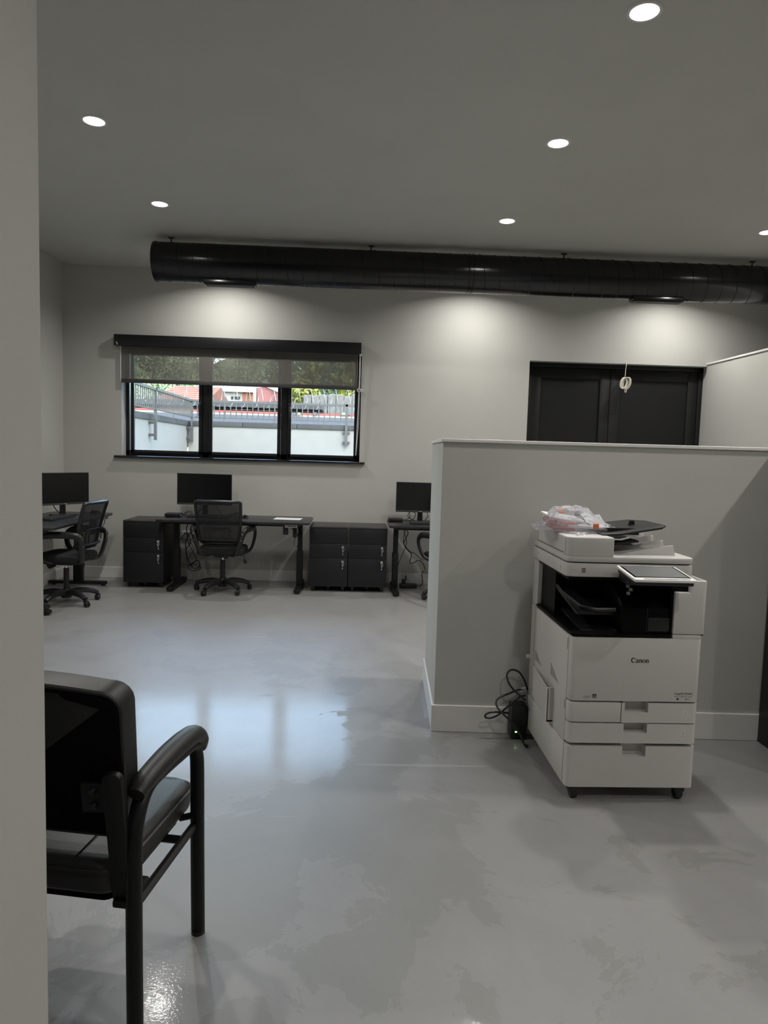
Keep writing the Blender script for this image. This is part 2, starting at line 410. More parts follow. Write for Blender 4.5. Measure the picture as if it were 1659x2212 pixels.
# ------------------------------------------------------------------ window
wn = thing('window_1', 'wide three-pane window with black frame, overlooking a white yard wall', 'window', (0, 0, 0), kind='structure')
YW = 8.20
b = B().box(WX0, WX1, YW, YW+.06, WZ0, WZ0+.062, .003).box(WX0, WX1, YW, YW+.06, WZ1-.06, WZ1, .003)
b.box(WX0, WX0+.04, YW, YW+.06, WZ0, WZ1, .003).box(WX1-.04, WX1, YW, YW+.06, WZ0, WZ1, .003)
for xm in (-1.715, -.822): b.box(xm-.04, xm+.04, YW, YW+.06, WZ0, WZ1, .003)
obj('frame', b, 'frame', wn)
pan = [(-2.516, -1.79), (-1.638, -.90), (-.745, -.025)]
for i, (x0, x1) in enumerate(pan):
    z0, z1 = 1.452, 2.51
    s_ = B(); f = .036
    s_.box(x0-f, x1+f, YW-.022, YW+.02, z0-f, z0, .003).box(x0-f, x1+f, YW-.022, YW+.02, z1, z1+f, .003)
    s_.box(x0-f, x0, YW-.022, YW+.02, z0-f, z1+f, .003).box(x1, x1+f, YW-.022, YW+.02, z0-f, z1+f, .003)
    so = obj('sash', s_, 'frame', wn)
    obj('pane', B().box(x0, x1, YW+.004, YW+.010, z0, z1), 'glass', so)
    if i != 1:
        hx = (x1+.018) if i == 0 else (x0-.018)
        h = B().box(hx-.014, hx+.014, YW-.034, YW-.022, 1.93, 2.03, .004)
        h.box(hx-.009, hx+.009, YW-.07, YW-.034, 1.965, 1.985, .003).box(hx-.011, hx+.011, YW-.078, YW-.062, 1.855, 1.99, .005)
        obj('handle', h, 'plastic', so)
    else:
        pass
o = obj('sill', B().box(WX0-.075, WX1+.06, YB-.045, YW, WZ0-.026, WZ0, .006), mat('sill black', (.014, .014, .018), .18), wn)

# roller blind
bl = thing('roller_blind', 'dark see-through roller blind half lowered over the window', 'blind', (0, YB, 0))
obj('cassette', B().box(-2.668, .036, -.085, -.002, 2.585, 2.705, .004), 'frame', bl)
obj('fabric', B().box(-2.605, .005, -.030, -.0285, 2.21, 2.60), 'blind', bl, smooth=False)
obj('bottom_bar', B().box(-2.605, .005, -.038, -.022, 2.188, 2.232, .004), mat('blind bar', (.05, .046, .046), .5), bl)
b = B().tube(smooth_path([(.022, -.05, 2.59), (.022, -.045, 2.3), (.020, -.04, 2.2), (.012, -.04, 1.8), (.004, -.04, 1.46)]), .0045, 6)
b.tube(smooth_path([(.030, -.05, 2.59), (.031, -.045, 2.3), (.028, -.045, 2.17), (.024, -.045, 1.8), (.004, -.04, 1.46)]), .003, 6)
b.cbox((.028, -.05, 2.575), (.03, .02, .025), .004)
obj('bead_cord', b, 'cord', bl)
b = B(); k = []
for t in range(26):
    a = t/25*2*PI*2.5
    k.append((.022+.02*math.cos(a), -.055+.012*math.sin(a*1.3), 2.185+.018*math.sin(a)))
b.tube(smooth_path(k, 2), .005, 6).tube([(.03, -.055, 2.19), (.055, -.06, 2.195), (.075, -.06, 2.19)], .004, 6)
b.tube([(.03, -.055, 2.18), (.05, -.06, 2.17), (.068, -.06, 2.175)], .004, 6)
obj('cord_knot', b, 'cord', bl)
b = B().tube([(-2.645, -.088, 2.612), (-2.635, -.09, 2.62), (-2.628, -.09, 2.606), (-2.63, -.088, 2.592)], .004, 6)
b.tube([(-2.612, -.03, 2.585), (-2.612, -.03, 2.40), (-2.612, -.03, 2.20)], .004, 6)
obj('guide_cord', b, 'cord', bl)

# ------------------------------------------------------------------ black double door
dr = thing('door_1', 'black double door with recessed panels behind the low partition', 'door', (0, 0, 0), kind='structure')
YD = 8.16
b = B().box(DX0, DX0+.05, YD, YD+.08, 0, DZ, .003).box(DX1-.05, DX1, YD, YD+.08, 0, DZ, .003).box(DX0, DX1, YD, YD+.08, DZ-.05, DZ, .003)
obj('frame', b, 'door', dr)
xm = 2.925
for x0, x1 in ((DX0+.053, xm-.002), (xm+.002, DX1-.053)):
    lf = B(); s_ = .115
    lf.box(x0, x0+s_, YD+.012, YD+.055, .01, DZ-.053, .003).box(x1-s_, x1, YD+.012, YD+.055, .01, DZ-.053, .003)
    lf.box(x0+s_, x1-s_, YD+.012, YD+.055, DZ-.053-.12, DZ-.053, .003).box(x0+s_, x1-s_, YD+.012, YD+.055, .01, .16, .003)
    lf.box(x0+s_, x1-s_, YD+.012, YD+.055, 1.0, 1.12, .003)
    lo = obj('leaf', lf, 'door', dr)
    obj('panel', B().box(x0+s_, x1-s_, YD+.034, YD+.046, 1.12, DZ-.173), 'door', lo)
    obj('panel', B().box(x0+s_, x1-s_, YD+.034, YD+.046, .16, 1.0), 'door', lo)
obj('backing', B().box(DX0, DX1, YD+.08, YD+.10, 0, DZ), 'door', dr)

# ================================================================== yard and street beyond the window
struct('ground_yard', B().box(-30, 40, YB+TH, 21.2, -.2, 0), 'conc', 'paved yard outside the window', 'ground')
struct('ground_street', B().box(-60, 60, 21.2, 120, 1.7, 1.9), 'conc', 'raised street level beyond the yard wall', 'ground')
wl = thing('yard_wall', 'white rendered yard wall with grey coping, facing the window', 'wall', (0, 21, 0), kind='structure')
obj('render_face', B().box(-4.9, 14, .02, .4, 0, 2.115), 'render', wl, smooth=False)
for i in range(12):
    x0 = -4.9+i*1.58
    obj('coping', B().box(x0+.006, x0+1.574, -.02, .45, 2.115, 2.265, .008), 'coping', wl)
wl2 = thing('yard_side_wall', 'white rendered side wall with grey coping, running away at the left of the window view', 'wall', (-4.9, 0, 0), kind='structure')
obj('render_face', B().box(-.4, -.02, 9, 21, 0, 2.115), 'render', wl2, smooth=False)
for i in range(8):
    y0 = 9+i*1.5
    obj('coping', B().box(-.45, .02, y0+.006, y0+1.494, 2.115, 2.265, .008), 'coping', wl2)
def railing(name, label, along_x, a0, a1, fixed, posts, arms):
    r = thing(name, label, 'railing', (0, 0, 0))
    def bx(a, c, wa, wc, z0, z1):
        return B().box(a-wa, a+wa, c-wc, c+wc, z0, z1) if along_x else B().box(c-wc, c+wc, a-wa, a+wa, z0, z1)
    mid = (a0+a1)/2; hl = (a1-a0)/2
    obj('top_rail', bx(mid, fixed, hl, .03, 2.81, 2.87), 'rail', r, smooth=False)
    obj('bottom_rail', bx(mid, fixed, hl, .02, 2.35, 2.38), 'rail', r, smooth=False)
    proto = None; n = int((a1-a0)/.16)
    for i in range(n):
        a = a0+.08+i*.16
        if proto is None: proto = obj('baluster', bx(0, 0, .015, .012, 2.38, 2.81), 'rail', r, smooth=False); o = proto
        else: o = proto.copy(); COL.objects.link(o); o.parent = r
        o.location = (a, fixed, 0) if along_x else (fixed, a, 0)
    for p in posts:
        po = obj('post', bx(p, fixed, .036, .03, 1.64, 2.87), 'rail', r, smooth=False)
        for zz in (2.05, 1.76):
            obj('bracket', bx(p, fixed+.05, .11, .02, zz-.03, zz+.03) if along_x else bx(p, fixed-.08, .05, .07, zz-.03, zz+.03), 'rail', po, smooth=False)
    return r
railing('yard_railing', 'grey steel railing of thin bars above the yard wall, centre of the window view', True, -4.70, 4.0, 20.93, (-.29, 3.7), 0)
railing('side_railing', 'grey steel railing running toward the window at its left edge', False, 13.0, 20.85, -4.77, (13.2, 17.15, 20.9), 0)
# bits under brackets: wall pads
# razor wire coil
b = B(); pts = []
for i in range(260):
    t = i/12; pts.append((-8+t*.42, 24.5+.28*math.cos(t*2*PI), 3.25+.36*math.sin(t*2*PI)))
b.tube(pts, .007, 4)
wf = thing('wire_fence', 'coiled silver wire on stakes along the street edge beyond the railing', 'fence')
obj('wire_coil', b, 'wire', wf)
for i in range(6): obj('stake', B().cyl((-7.9+i*1.7, 24.5, 1.9), (-7.9+i*1.7, 24.5, 3.3), .02, seg=6), 'rail', wf)
# street side structures, placed by direction with a distance of 30 m and more
def at(px, py, Y): return on(px, py, 1, Y)
Y1 = 30
sb = thing('roadside_barrier', 'long low street barrier with red, cream and blue boards behind the railing bars', 'barrier', (0, Y1, 0))
zA, zB_, zC_, zD, zE, zF = [at(520, y, Y1).z for y in (867, 878.5, 887.5, 892, 896, 905)]
obj('board', B().box(-14, 8, 0, .1, zD, zC_), 'signred', sb, smooth=False)
obj('board', B().box(-14, 8, .02, .12, zE, zD), 'cream', sb, smooth=False)
obj('board', B().box(-14, 8, 0, .1, zF-.3, zE), 'signblue', sb, smooth=False)
for i, px in enumerate((635, 645, 680, 742, 752)):
    a = at(px-4, 897, Y1-.1); c = at(px+4, 891, Y1-.1)
    obj('sign_panel', B().box(a.x, c.x, -.08, 0, a.z, c.z), 'signblue' if i % 2 == 0 else 'signgreen', sb, smooth=False)
for i in range(9): obj('post', B().box(-13+i*2.4, -12.85+i*2.4, .12, .3, 1.9, zC_), 'rail', sb, smooth=False)
cp = thing('street_canopy', 'long grey flat canopy edge above the street barrier', 'canopy', (0, Y1, 0))
xR = at(695, 880, Y1).x
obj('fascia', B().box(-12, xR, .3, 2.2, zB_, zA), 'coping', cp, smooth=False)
obj('canopy_shade', B().box(-12, xR, 2.3, 2.5, 1.9, zB_), 'dark_fill', cp, smooth=False)  # dark sheet painted in for the shade under the canopy
for i in range(5): obj('post', B().box(-11+i*2.1, -10.85+i*2.1, 2.15, 2.3, 1.9, zB_), 'rail', cp, smooth=False)
def gable(name, label, px0, px1, Y, ye, yr, dep, wallm, roofm, cat='house', tiles=True):
    a, c = at(px0, ye, Y), at(px1, ye, Y); zr = at((px0+px1)/2, yr, Y+dep/2).z
    h = thing(name, label, cat, (0, Y, 0))
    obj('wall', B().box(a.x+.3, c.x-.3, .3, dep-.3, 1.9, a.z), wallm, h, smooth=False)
    ro = B().prism([(-.2, a.z-.05), (dep/2, zr), (dep+.2, a.z-.05), (dep+.2, a.z-.25), (-.2, a.z-.25)], 0, a.x, c.x)
    obj('roof', ro, roofm, h, smooth=False)
    if tiles:
        n = 7
        sl = vec(0, dep/2+.2, zr-a.z+.05)
        for i in range(n):
            p = vec(0, -.2, a.z-.03)+sl*(i/n)
            q = vec(0, -.2, a.z-.03)+sl*((i+1)/n)
            obj('tile_course', B().prism([(p.y, p.z), (q.y, q.z), (q.y, q.z+.05), (p.y, p.z+.09)], 0, a.x, c.x), roofm, h, smooth=False)
    return h, a, c
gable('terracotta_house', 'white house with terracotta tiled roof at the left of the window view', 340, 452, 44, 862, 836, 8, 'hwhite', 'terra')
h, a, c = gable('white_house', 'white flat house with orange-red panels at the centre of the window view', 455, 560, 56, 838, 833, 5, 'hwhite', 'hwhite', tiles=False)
for p0, p1 in ((523, 535), (537, 549)):
    q0, q1 = at(p0, 866, 56), at(p1, 846, 56); obj('panel', B().box(q0.x, q1.x, .15, .3, q0.z, q1.z), 'terra', h, smooth=False)
for p0 in (498, 506, 512):
    q0, q1 = at(p0, 862, 56), at(p0+5, 856, 56); obj('window', B().box(q0.x, q1.x, .2, .3, q0.z, q1.z), 'dark_fill', h, smooth=False)
# leaning red roof with white verge
Yp = 40
rp = thing('red_roof_shed', 'shed with faded red roof and white sloping verge beside the trees', 'shed', (0, Yp, 0))
q = [at(555, 868, Yp), at(555, 838, Yp), at(575, 834, Yp), at(645, 868, Yp)]
obj('wall', B().prism([(p.x, p.z) for p in q], 1, 0, 5), 'pink', rp, smooth=False)
e0, e1 = at(566, 832, Yp), at(650, 870, Yp)
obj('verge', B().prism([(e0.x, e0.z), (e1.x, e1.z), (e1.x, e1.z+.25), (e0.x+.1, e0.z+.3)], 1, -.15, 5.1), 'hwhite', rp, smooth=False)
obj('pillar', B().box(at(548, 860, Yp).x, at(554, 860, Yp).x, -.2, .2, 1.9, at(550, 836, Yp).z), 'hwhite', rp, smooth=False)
q0, q1 = at(655, 875, 34), at(900, 862.5, 34)
sp = thing('stone_parapet', 'pale stone parapet below the trees at the right of the window view', 'parapet', (0, 34, 0))
n = 14
for i in range(n):
    x0 = q0.x+(q1.x-q0.x)*i/n; x1 = q0.x+(q1.x-q0.x)*(i+1)/n
    obj('stone', B().box(x0+.01, x1-.01, random.uniform(-.04, .04), .5, 1.9, q1.z+.1+random.uniform(-.08, .08), .04), 'stone', sp, smooth=False)
def tree(label, x, y, z0, h, rad, m, nleaf, seed):
    rnd = random.Random(seed)
    t = thing('leafy_tree', label, 'tree', (x, y, z0))
    obj('trunk', B().tube(smooth_path([(0, 0, 0), (.1, 0, h*.3), (-.05, .1, h*.6), (0, 0, h*.85)], 4), interp([.16, .12, .09, .04], 4), 7), 'bark', t)
    b = B()
    blobs = [(Vector((rnd.uniform(-.5, .5)*rad, rnd.uniform(-.5, .5)*rad, h*rnd.uniform(.35, .9))), rad*rnd.uniform(.4, .65)) for _ in range(10)]
    for i in range(nleaf):
        c, r = blobs[i % 10]
        d = Vector((rnd.gauss(0, 1), rnd.gauss(0, 1), rnd.gauss(0, .8))).normalized()
        p = c+d*r*rnd.uniform(.55, 1.05)
        u = Vector((rnd.gauss(0, 1), rnd.gauss(0, 1), rnd.gauss(0, 1))).normalized(); v = d.cross(u).normalized()
        s = rnd.uniform(.10, .24)
        b.quad(p-u*s, p+v*s*.5, p+u*s, p-v*s*.5)
    obj('foliage', b, m, t, smooth=False, kind='stuff')
hb = B(); nx, ny = 40, 8; V = {}
for i in range(nx+1):
    for j in range(ny+1):
        x = -90+180*i/nx; t = j/ny
        V[i, j] = (x, 92+t*18, 1.5+t*(15.5+2.2*math.sin(x*.11)+1.5*math.sin(x*.37+1))+.5*math.sin(i*2.3+j*1.7))
for i in range(nx):
    for j in range(ny): hb.quad(V[i, j], V[i+1, j], V[i+1, j+1], V[i, j+1])
tag(obj('hillside', hb, mat('wooded hillside', (.13, .155, .06), .9, var=.7, vscale=.3)), 'wooded green hillside far behind the houses, seen through the blind', 'hill', kind='structure')
trees = [(330, 66, 10.5, 3.6, 'leaf', 'dark green tree farthest left, seen through the blind'),
         (425, 75.5, 12, 3.6, 'leaf', 'green tree above the terracotta roof, seen through the blind'),
         (515, 85, 13, 3.8, 'leaf', 'green tree behind the white house, seen through the blind'),
         (590, 64, 10.5, 3.0, 'leaf', 'green tree behind the red shed roof, seen through the blind'),
         (640, 45.5, 7.0, 1.9, 'leaf', 'green tree just right of the red shed roof'),
         (662, 39, 4.6, 1.1, 'leaf_y', 'small yellow-green bush tree over the stone parapet'),
         (700, 51, 7.6, 1.9, 'leaf', 'green tree in the middle of the right window pane'),
         (757, 42, 6.2, 1.6, 'leaf_y', 'yellow-green tree at the right edge of the window'),
         (735, 60, 10, 2.8, 'leaf', 'tall green tree behind the yellow-green ones at the right')]
for i, (px, Y, h, r, m, lb) in enumerate(trees):
    p = at(px, 870, Y); tree(lb, p.x, Y, 1.9, h, r, m, 1500, 50+i)

# ================================================================== ceiling: duct and downlights
DY, DZC, DR = 6.9, 3.226, .178
du = thing('air_duct', 'long black spiral air duct hanging below the ceiling', 'duct', (0, DY, DZC))
DXA, DXB = -1.915, 5.55
obj('duct_body', B().lathe([(0, DXA+.01), (DR-.004, DXA+.01), (DR, DXA+.012), (DR, DXB), (0, DXB)], 64, axis=0), 'duct', du)
b = B(); pts = []
n = int((DXB-DXA)/.142*36)
for i in range(n):
    a = i/36*2*PI; pts.append((DXA+.02+i/36*.142, (DR+.001)*math.cos(a), (DR+.001)*math.sin(a)))
b.tube(pts, .0032, 5)
obj('spiral_seam', b, 'duct', du)
obj('end_rim', B().lathe([(DR-.012, DXA-.006), (DR+.005, DXA-.006), (DR+.005, DXA+.02), (DR-.012, DXA+.02), (DR-.012, DXA-.006)], 64, axis=0), 'duct', du)
for x in (1.02, 1.06):
    obj('joint_band', B().lathe([(DR, x), (DR+.006, x+.003), (DR+.006, x+.012), (DR, x+.015)], 64, axis=0), 'duct', du)
for x in (-1.775, .1, 1.95, 3.8):
    hb = B().cyl((x, 0, DR-.01), (x, 0, ZC-DZC), .006, seg=8).cbox((x, 0, ZC-DZC-.004), (.05, .03, .008))
    obj('hanger_rod', hb, 'black_metal', du)
for x0, x1 in ((-1.46, -.98), (2.62, 3.12)):
    g = B().box(x0, x1, -.075, .045, -DR-.022, -DR+.02, .003)
    go = obj('grille', g, 'duct', du)
    for k in range(3):
        obj('louvre', B().box(x0+.015, x1-.015, -.062+k*.036, -.036+k*.036, -DR-.027, -DR-.021), 'black_metal', go, smooth=False)

def downlight(x, y, label, proto=[None]):
    if proto[0] is None:
        t = thing('ceiling_downlight', label, 'downlight', (x, y, ZC), group='recessed ceiling downlights')
        obj('trim_ring', B().lathe([(.060, -.001), (.062, -.006), (.072, -.007), (.078, -.003), (.079, 0)], 40), 'white', t)
        obj('lens', B().lathe([(0, -.0045), (.045, -.0045), (.0615, -.002)], 32), 'lens', t)
        proto[0] = t
    else:
        t = dup(proto[0], (x, y, ZC), 0, label)
    L = bpy.data.lights.new('downlight_beam', 'AREA'); L.shape = 'DISK'; L.size = .11; L.energy = LAMP_W
    L.color = (1, .975, .915); L.spread = math.radians(150)
    lo = bpy.data.objects.new('downlight_beam', L); COL.objects.link(lo); lo.location = (x, y, ZC-.012)
    return t
XA, XB_, XC_ = -1.63, 1.21, 3.43
downlight(XA, 4.53, 'round ceiling downlight nearest the near wall, upper left')
downlight(XA, 5.97, 'round ceiling downlight just above the left end of the duct')
downlight(XB_, 3.21, 'largest ceiling downlight at the top right of the picture')
downlight(XB_, 4.53, 'second ceiling downlight from the top in the right column')
downlight(XB_, 6.02, 'ceiling downlight just above the middle of the duct')
downlight(XC_, 6.02, 'ceiling downlight cut off by the right picture edge')
for x, lb in ((-1.45, 'left'), (1.25, 'middle'), (3.46, 'right')):
    downlight(x, 7.45, 'ceiling downlight hidden behind the duct, making the %s glow on the wall' % lb)
for x, y, lb in ((XA, 3.1, 'left of the near wall'), (XC_, 4.53, 'to the right beyond the partition'), (XC_, 3.1, 'to the right over the black cabinet'), (XC_, 1.7, 'to the right near the viewer'), (XB_, .2, 'added behind the viewer for fill light'), (XC_, .2, 'added for fill light at the rear right')):  # the two lamps behind the viewer are added to brighten the foreground
    downlight(x, y, 'ceiling downlight outside the picture, '+lb)

# small wire loop in the top left corner
b = B(); c0 = vec(XL+.05, YB-.05, 3.405); pts = [(c0.x+.055*math.cos(a), c0.y-.02+.045*math.sin(a), c0.z+.012*math.cos(a)) for a in [i/20*2*PI for i in range(20)]]
b.tube(pts, .0028, 6, closed=True); b.tube([(c0.x+.05, c0.y-.02, c0.z+.012), (c0.x+.04, YB, c0.z+.03)], .0028, 6)
tag(obj('wire_loop', b, 'cable_w'), 'small pale wire loop at the top of the far left corner', 'wire')
# coil of pale cable hanging in front of the black door
cc = thing('cable_coil', 'coiled pale cable hanging from the lintel in front of the black door', 'cable', (3.043, 8.02, 0))
b = B().tube(smooth_path([(0, .03, 2.60), (0, -.002, 2.575), (-.004, 0, 2.52), (-.006, 0, 2.47), (-.008, 0, 2.435)], 4), .0045, 6)
obj('drop_cable', b, 'cable_w', cc)
b = B(); rnd = random.Random(3)
for i in range(6):
    dx = (i-2.5)*.011; tl = .30+.05*rnd.uniform(-1, 1); rx = .028+.012*rnd.random(); rz = .062+.01*rnd.random()
    pts = []
    for k in range(18):
        a = 2*PI*k/18; u, v = rx*math.cos(a), rz*math.sin(a)
        pts.append((dx+u*math.cos(tl)+v*math.sin(tl), -.01+.012*math.sin(a+i)+i*.004, 2.365-u*math.sin(tl)+v*math.cos(tl)))
    b.tube(pts, .0048, 6, closed=True)
b.tube(smooth_path([(.0, -.01, 2.31), (-.006, -.01, 2.275), (.006, -.01, 2.262), (.014, -.01, 2.28), (.006, -.01, 2.31)], 4), .005, 6)
obj('coil', b, 'cable_w', cc)

# ================================================================== desks
def make_desk(label, L, D, zt, fx, loc, rz, ctrl=True, corner=.05):
    t = thing('standing_desk', label, 'desk', loc, rz, 'black standing desks')
    obj('desktop', B().prism(rrect(0, L, 0, D, corner), 2, zt-.025, zt, .004), 'desk', t)
    obj('crossbeam', B().box(fx[0], fx[1], D*.42, D*.58, zt-.075, zt-.027, .003), 'black_metal', t)
    for x in fx:
        obj('side_bracket', B().box(x-.03, x+.03, .06, D-.06, zt-.05, zt-.026, .003), 'black_metal', t)
        c = B().box(x-.025, x+.025, D*.45, D*.45+.08, .3, zt-.05, .005)
        co = obj('column', c, 'black_metal', t)
        obj('lower_column', B().box(x-.032, x+.032, D*.45-.008, D*.45+.088, .03, .42, .005), 'black_metal', co)
        f = B().prism(rrect(x-.035, x+.035, 0.03, D+.0, .03), 2, .014, .046, .008)
        fo = obj('foot', f, 'black_metal', t)
        for y in (.07, D-.05):
            obj('glide', B().cyl((x, y, 0), (x, y, .016), .022, seg=12), 'plastic', fo)
    if ctrl:
        x = L-.19
        c = obj('controller', B().box(x-.065, x+.065, .015, .07, zt-.055, zt-.026, .004), 'silver', t)
        k = B()
        for i in range(5): k.box(x-.03+i*.018, x-.018+i*.018, .0125, .0155, zt-.046, zt-.036)
        obj('buttons', k, 'plastic', c, smooth=False)
        obj('adapter', B().box(x-.09, x-.04, .10, .16, zt-.14, zt-.026, .006), 'plastic', t)
        obj('adapter', B().box(x+.01, x+.05, .12, .17, zt-.17, zt-.06, .006), 'plastic', t)
        cb = B().tube(smooth_path([(x+.06, .05, zt-.04), (x+.075, .06, zt-.10), (x+.04, .08, zt-.16), (x+.03, .09, zt-.24), (x+.055, .09, zt-.26), (x+.07, .09, zt-.2), (x+.05, .1, zt-.12), (x-.02, .12, zt-.06)]), .004, 6)
        obj('control_lead', cb, 'cable', t)
    return t
DT1, DT2, DT3 = .755, .77, .75
make_desk('long black standing desk under the window with a paper sheet on it', 1.575, .70, DT1, (.14, 1.455), (-2.03, 7.27, 0), 0)
make_desk('black standing desk side-on against the far left wall', 1.55, .64, DT2, (.03, 1.42), (-2.59, 6.17, 0), PI/2)
make_desk('black standing desk partly hidden behind the low partition', 1.52, .70, DT3, (.09, 1.43), (.37, 7.25, 0), 0, ctrl=False)

# ------------------------------------------------------------------ drawer cabinets
def make_cabinet(label, x0, x1, y0, h, loc_group='black drawer cabinets'):
    W = x1-x0; D = .50
    t = thing('drawer_cabinet', label, 'cabinet', (x0, y0, 0), 0, loc_group)
    obj('body', B().box(.003, W-.003, .022, D, .055, h-.018, .004), 'cab', t)
    obj('top', B().box(0, W, 0, D+.005, h-.018, h, .004), 'cabtop', t)
    zs = [(.058, h-.335), (h-.332, h-.182), (h-.179, h-.021)]
    for i, (z0, z1) in enumerate(zs):
        d = obj('drawer', B().box(.002, W-.002, 0, .021, z0, z1, .0025), 'cab', t)
        if i < 2:
            zl = z1-.035; xl = W-.055
            l = B().cyl((xl, -.010, zl), (xl, .002, zl), .0135, seg=16).cyl((xl, -.022, zl), (xl, -.010, zl), .007, .008, 10)
            lo = obj('lock', l, 'chrome', d)
            kk = B().lathe([(.008, -.003), (.013, -.003), (.013, .003), (.008, .003), (.008, -.003)], 14, (xl+.004, -.024, zl-.022), 1)
            kk.box(xl-.004, xl+.006, -.026, -.022, zl-.052, zl-.034)
            kk.box(xl-.004, xl+.004, -.004, .0, zl-.085, zl-.065)
            obj('key', kk, 'chrome', lo)
    for cx, cy in ((.05, .06), (W-.05, .06), (.05, D-.06), (W-.05, D-.06), (W/2, .10)):
        c = B().lathe([(0, -.012), (.022, -.012), (.025, -.008), (.025, .008), (.022, .012), (0, .012)], 16, (cx, cy, .025), 0)
        c.cbox((cx, cy, .045), (.034, .05, .024), .004)
        obj('caster', c, 'plastic', t)
    return t
make_cabinet('black three-drawer cabinet at the left end of the long desk', -2.42, -1.995, 7.49, .716)
make_cabinet('black three-drawer cabinet right of the long desk, left one of the pair', -.467, -.054, 7.48, .70)
make_cabinet('black three-drawer cabinet next to the partition, right one of the pair', -.050, .363, 7.48, .70)

# ------------------------------------------------------------------ monitors
def make_monitor(label, W, H, zb, loc, rz):
    """stands on a desk; faces local -y; zb: panel bottom above desk"""
    t = thing('monitor', label, 'monitor', loc, rz, 'black monitors')
    pn = obj('panel', B().box(-W/2, W/2, 0, .022, zb, zb+H, .003), 'plastic', t)
    obj('screen', B().box(-W/2+.006, W/2-.006, -.0015, .0, zb+.022, zb+H-.006), 'screen', pn, smooth=False)
    obj('chin_strip', B().box(-W/2, W/2, -.003, .0, zb, zb+.018, .001), mat('chin grey', (.05, .05, .052), .35), pn)
    obj('badge', B().box(-.017, .017, -.0042, -.003, zb+.006, zb+.013), 'silver', pn, smooth=False)
    obj('rear_bulge', B().box(-W*.3, W*.3, .022, .05, zb+.06, zb+H*.75, .01), 'plastic', pn)
    obj('neck', B().prism([(-.03, 0), (.03, 0), (.024, zb+.12), (-.024, zb+.12)], 1, .035, .06, .004), 'plastic', t)
    obj('base', B().prism(rrect(-.115, .115, -.06, .12, .02), 2, 0, .012, .003), 'plastic', t)
    return t
make_monitor('black monitor on the long desk under the window', .586, .340, .122, (-1.625, 7.73, DT1), 0)
make_monitor('black monitor on the desk against the far left wall', .545, .325, .11, (-2.93, 7.29, DT2), math.radians(56))
make_monitor('black monitor half hidden by the partition', .545, .328, .107, (.730, 7.73, DT3), 0)

# keyboards, mice, small computers, paper
def make_keyboard(label, loc, rz):
    t = thing('keyboard', label, 'keyboard', loc, rz, 'black keyboards')
    obj('case', B().prism([(0, 0), (.14, 0), (.14, .024), (.0, .012)], 0, -.22, .22, .003), 'plastic', t)
    k = B(); s = math.atan2(.012, .14)
    k.X = Matrix.Translation((0, 0, .012))@Matrix.Rotation(s, 4, 'X')
    for r in range(5):
        for c in range(19):
            k.box(-.212+c*.0224, -.1935+c*.0224, .012+r*.025, .033+r*.025, 0, .005)
    obj('keys', k, mat('key caps', (.03, .03, .033), .5), t, smooth=False)
    return t
make_keyboard('black keyboard on the long desk in front of the monitor', (-1.55, 7.53, DT1), -.03)
make_keyboard('black keyboard on the far left desk', (-2.80, 6.93, DT2), PI/2-.1)
make_keyboard('black keyboard on the desk behind the partition', (.82, 7.42, DT3), 0)
def make_mouse(label, loc, rz):
    t = thing('computer_mouse', label, 'mouse', loc, rz, 'black mice')
    m = B(); bmesh.ops.create_uvsphere(m.bm, u_segments=20, v_segments=12, radius=1)
    for v in m.bm.verts:
        v.co = Vector((v.co.x*.033, v.co.y*.058, max(v.co.z, 0)*(.036-.006*v.co.y)))
    obj('shell', m, 'plastic_g', t)
    obj('wheel', B().lathe([(0, -.004), (.010, -.004), (.010, .004), (0, .004)], 14, (0, .03, .028), 0), 'plastic', t)
    return t
make_mouse('black mouse on the long desk right of the mesh chair', (-1.165, 7.62, DT1), .5)
make_mouse('black mouse at the far end of the left desk', (-2.74, 7.58, DT2), PI/2)
def make_minipc(label, loc, rz):
    t = thing('mini_computer', label, 'computer', loc, rz, 'small black computers')
    obj('case', B().cbox((0, 0, .022), (.16, .16, .036), .005), 'plastic', t)
    for x in (-.06, .06): obj('foot', B().box(x-.012, x+.012, -.06, .06, 0, .005), 'plastic', t)
    obj('power_light', B().cbox((.083, -.04, .02), (.004, .008, .006)), 'led_b', t)
    return t
make_minipc('small flat black computer at the left end of the long desk', (-1.92, 7.60, DT1), .06)
make_minipc('small flat black computer on the desk next to the partition', (.455, 7.72, DT3), 0)
pc = on(622, 1120.5, 2, DT1+.002)
b = B().box(-.105, .105, -.145, .145, 0, .0012)
o = tag(obj('paper_sheet', b, 'paper', smooth=False), 'white sheet of paper on the right end of the long desk', 'paper'); o.location = (pc.x, pc.y, DT1+.0004); o.rotation_euler = (0, 0, 1.5)

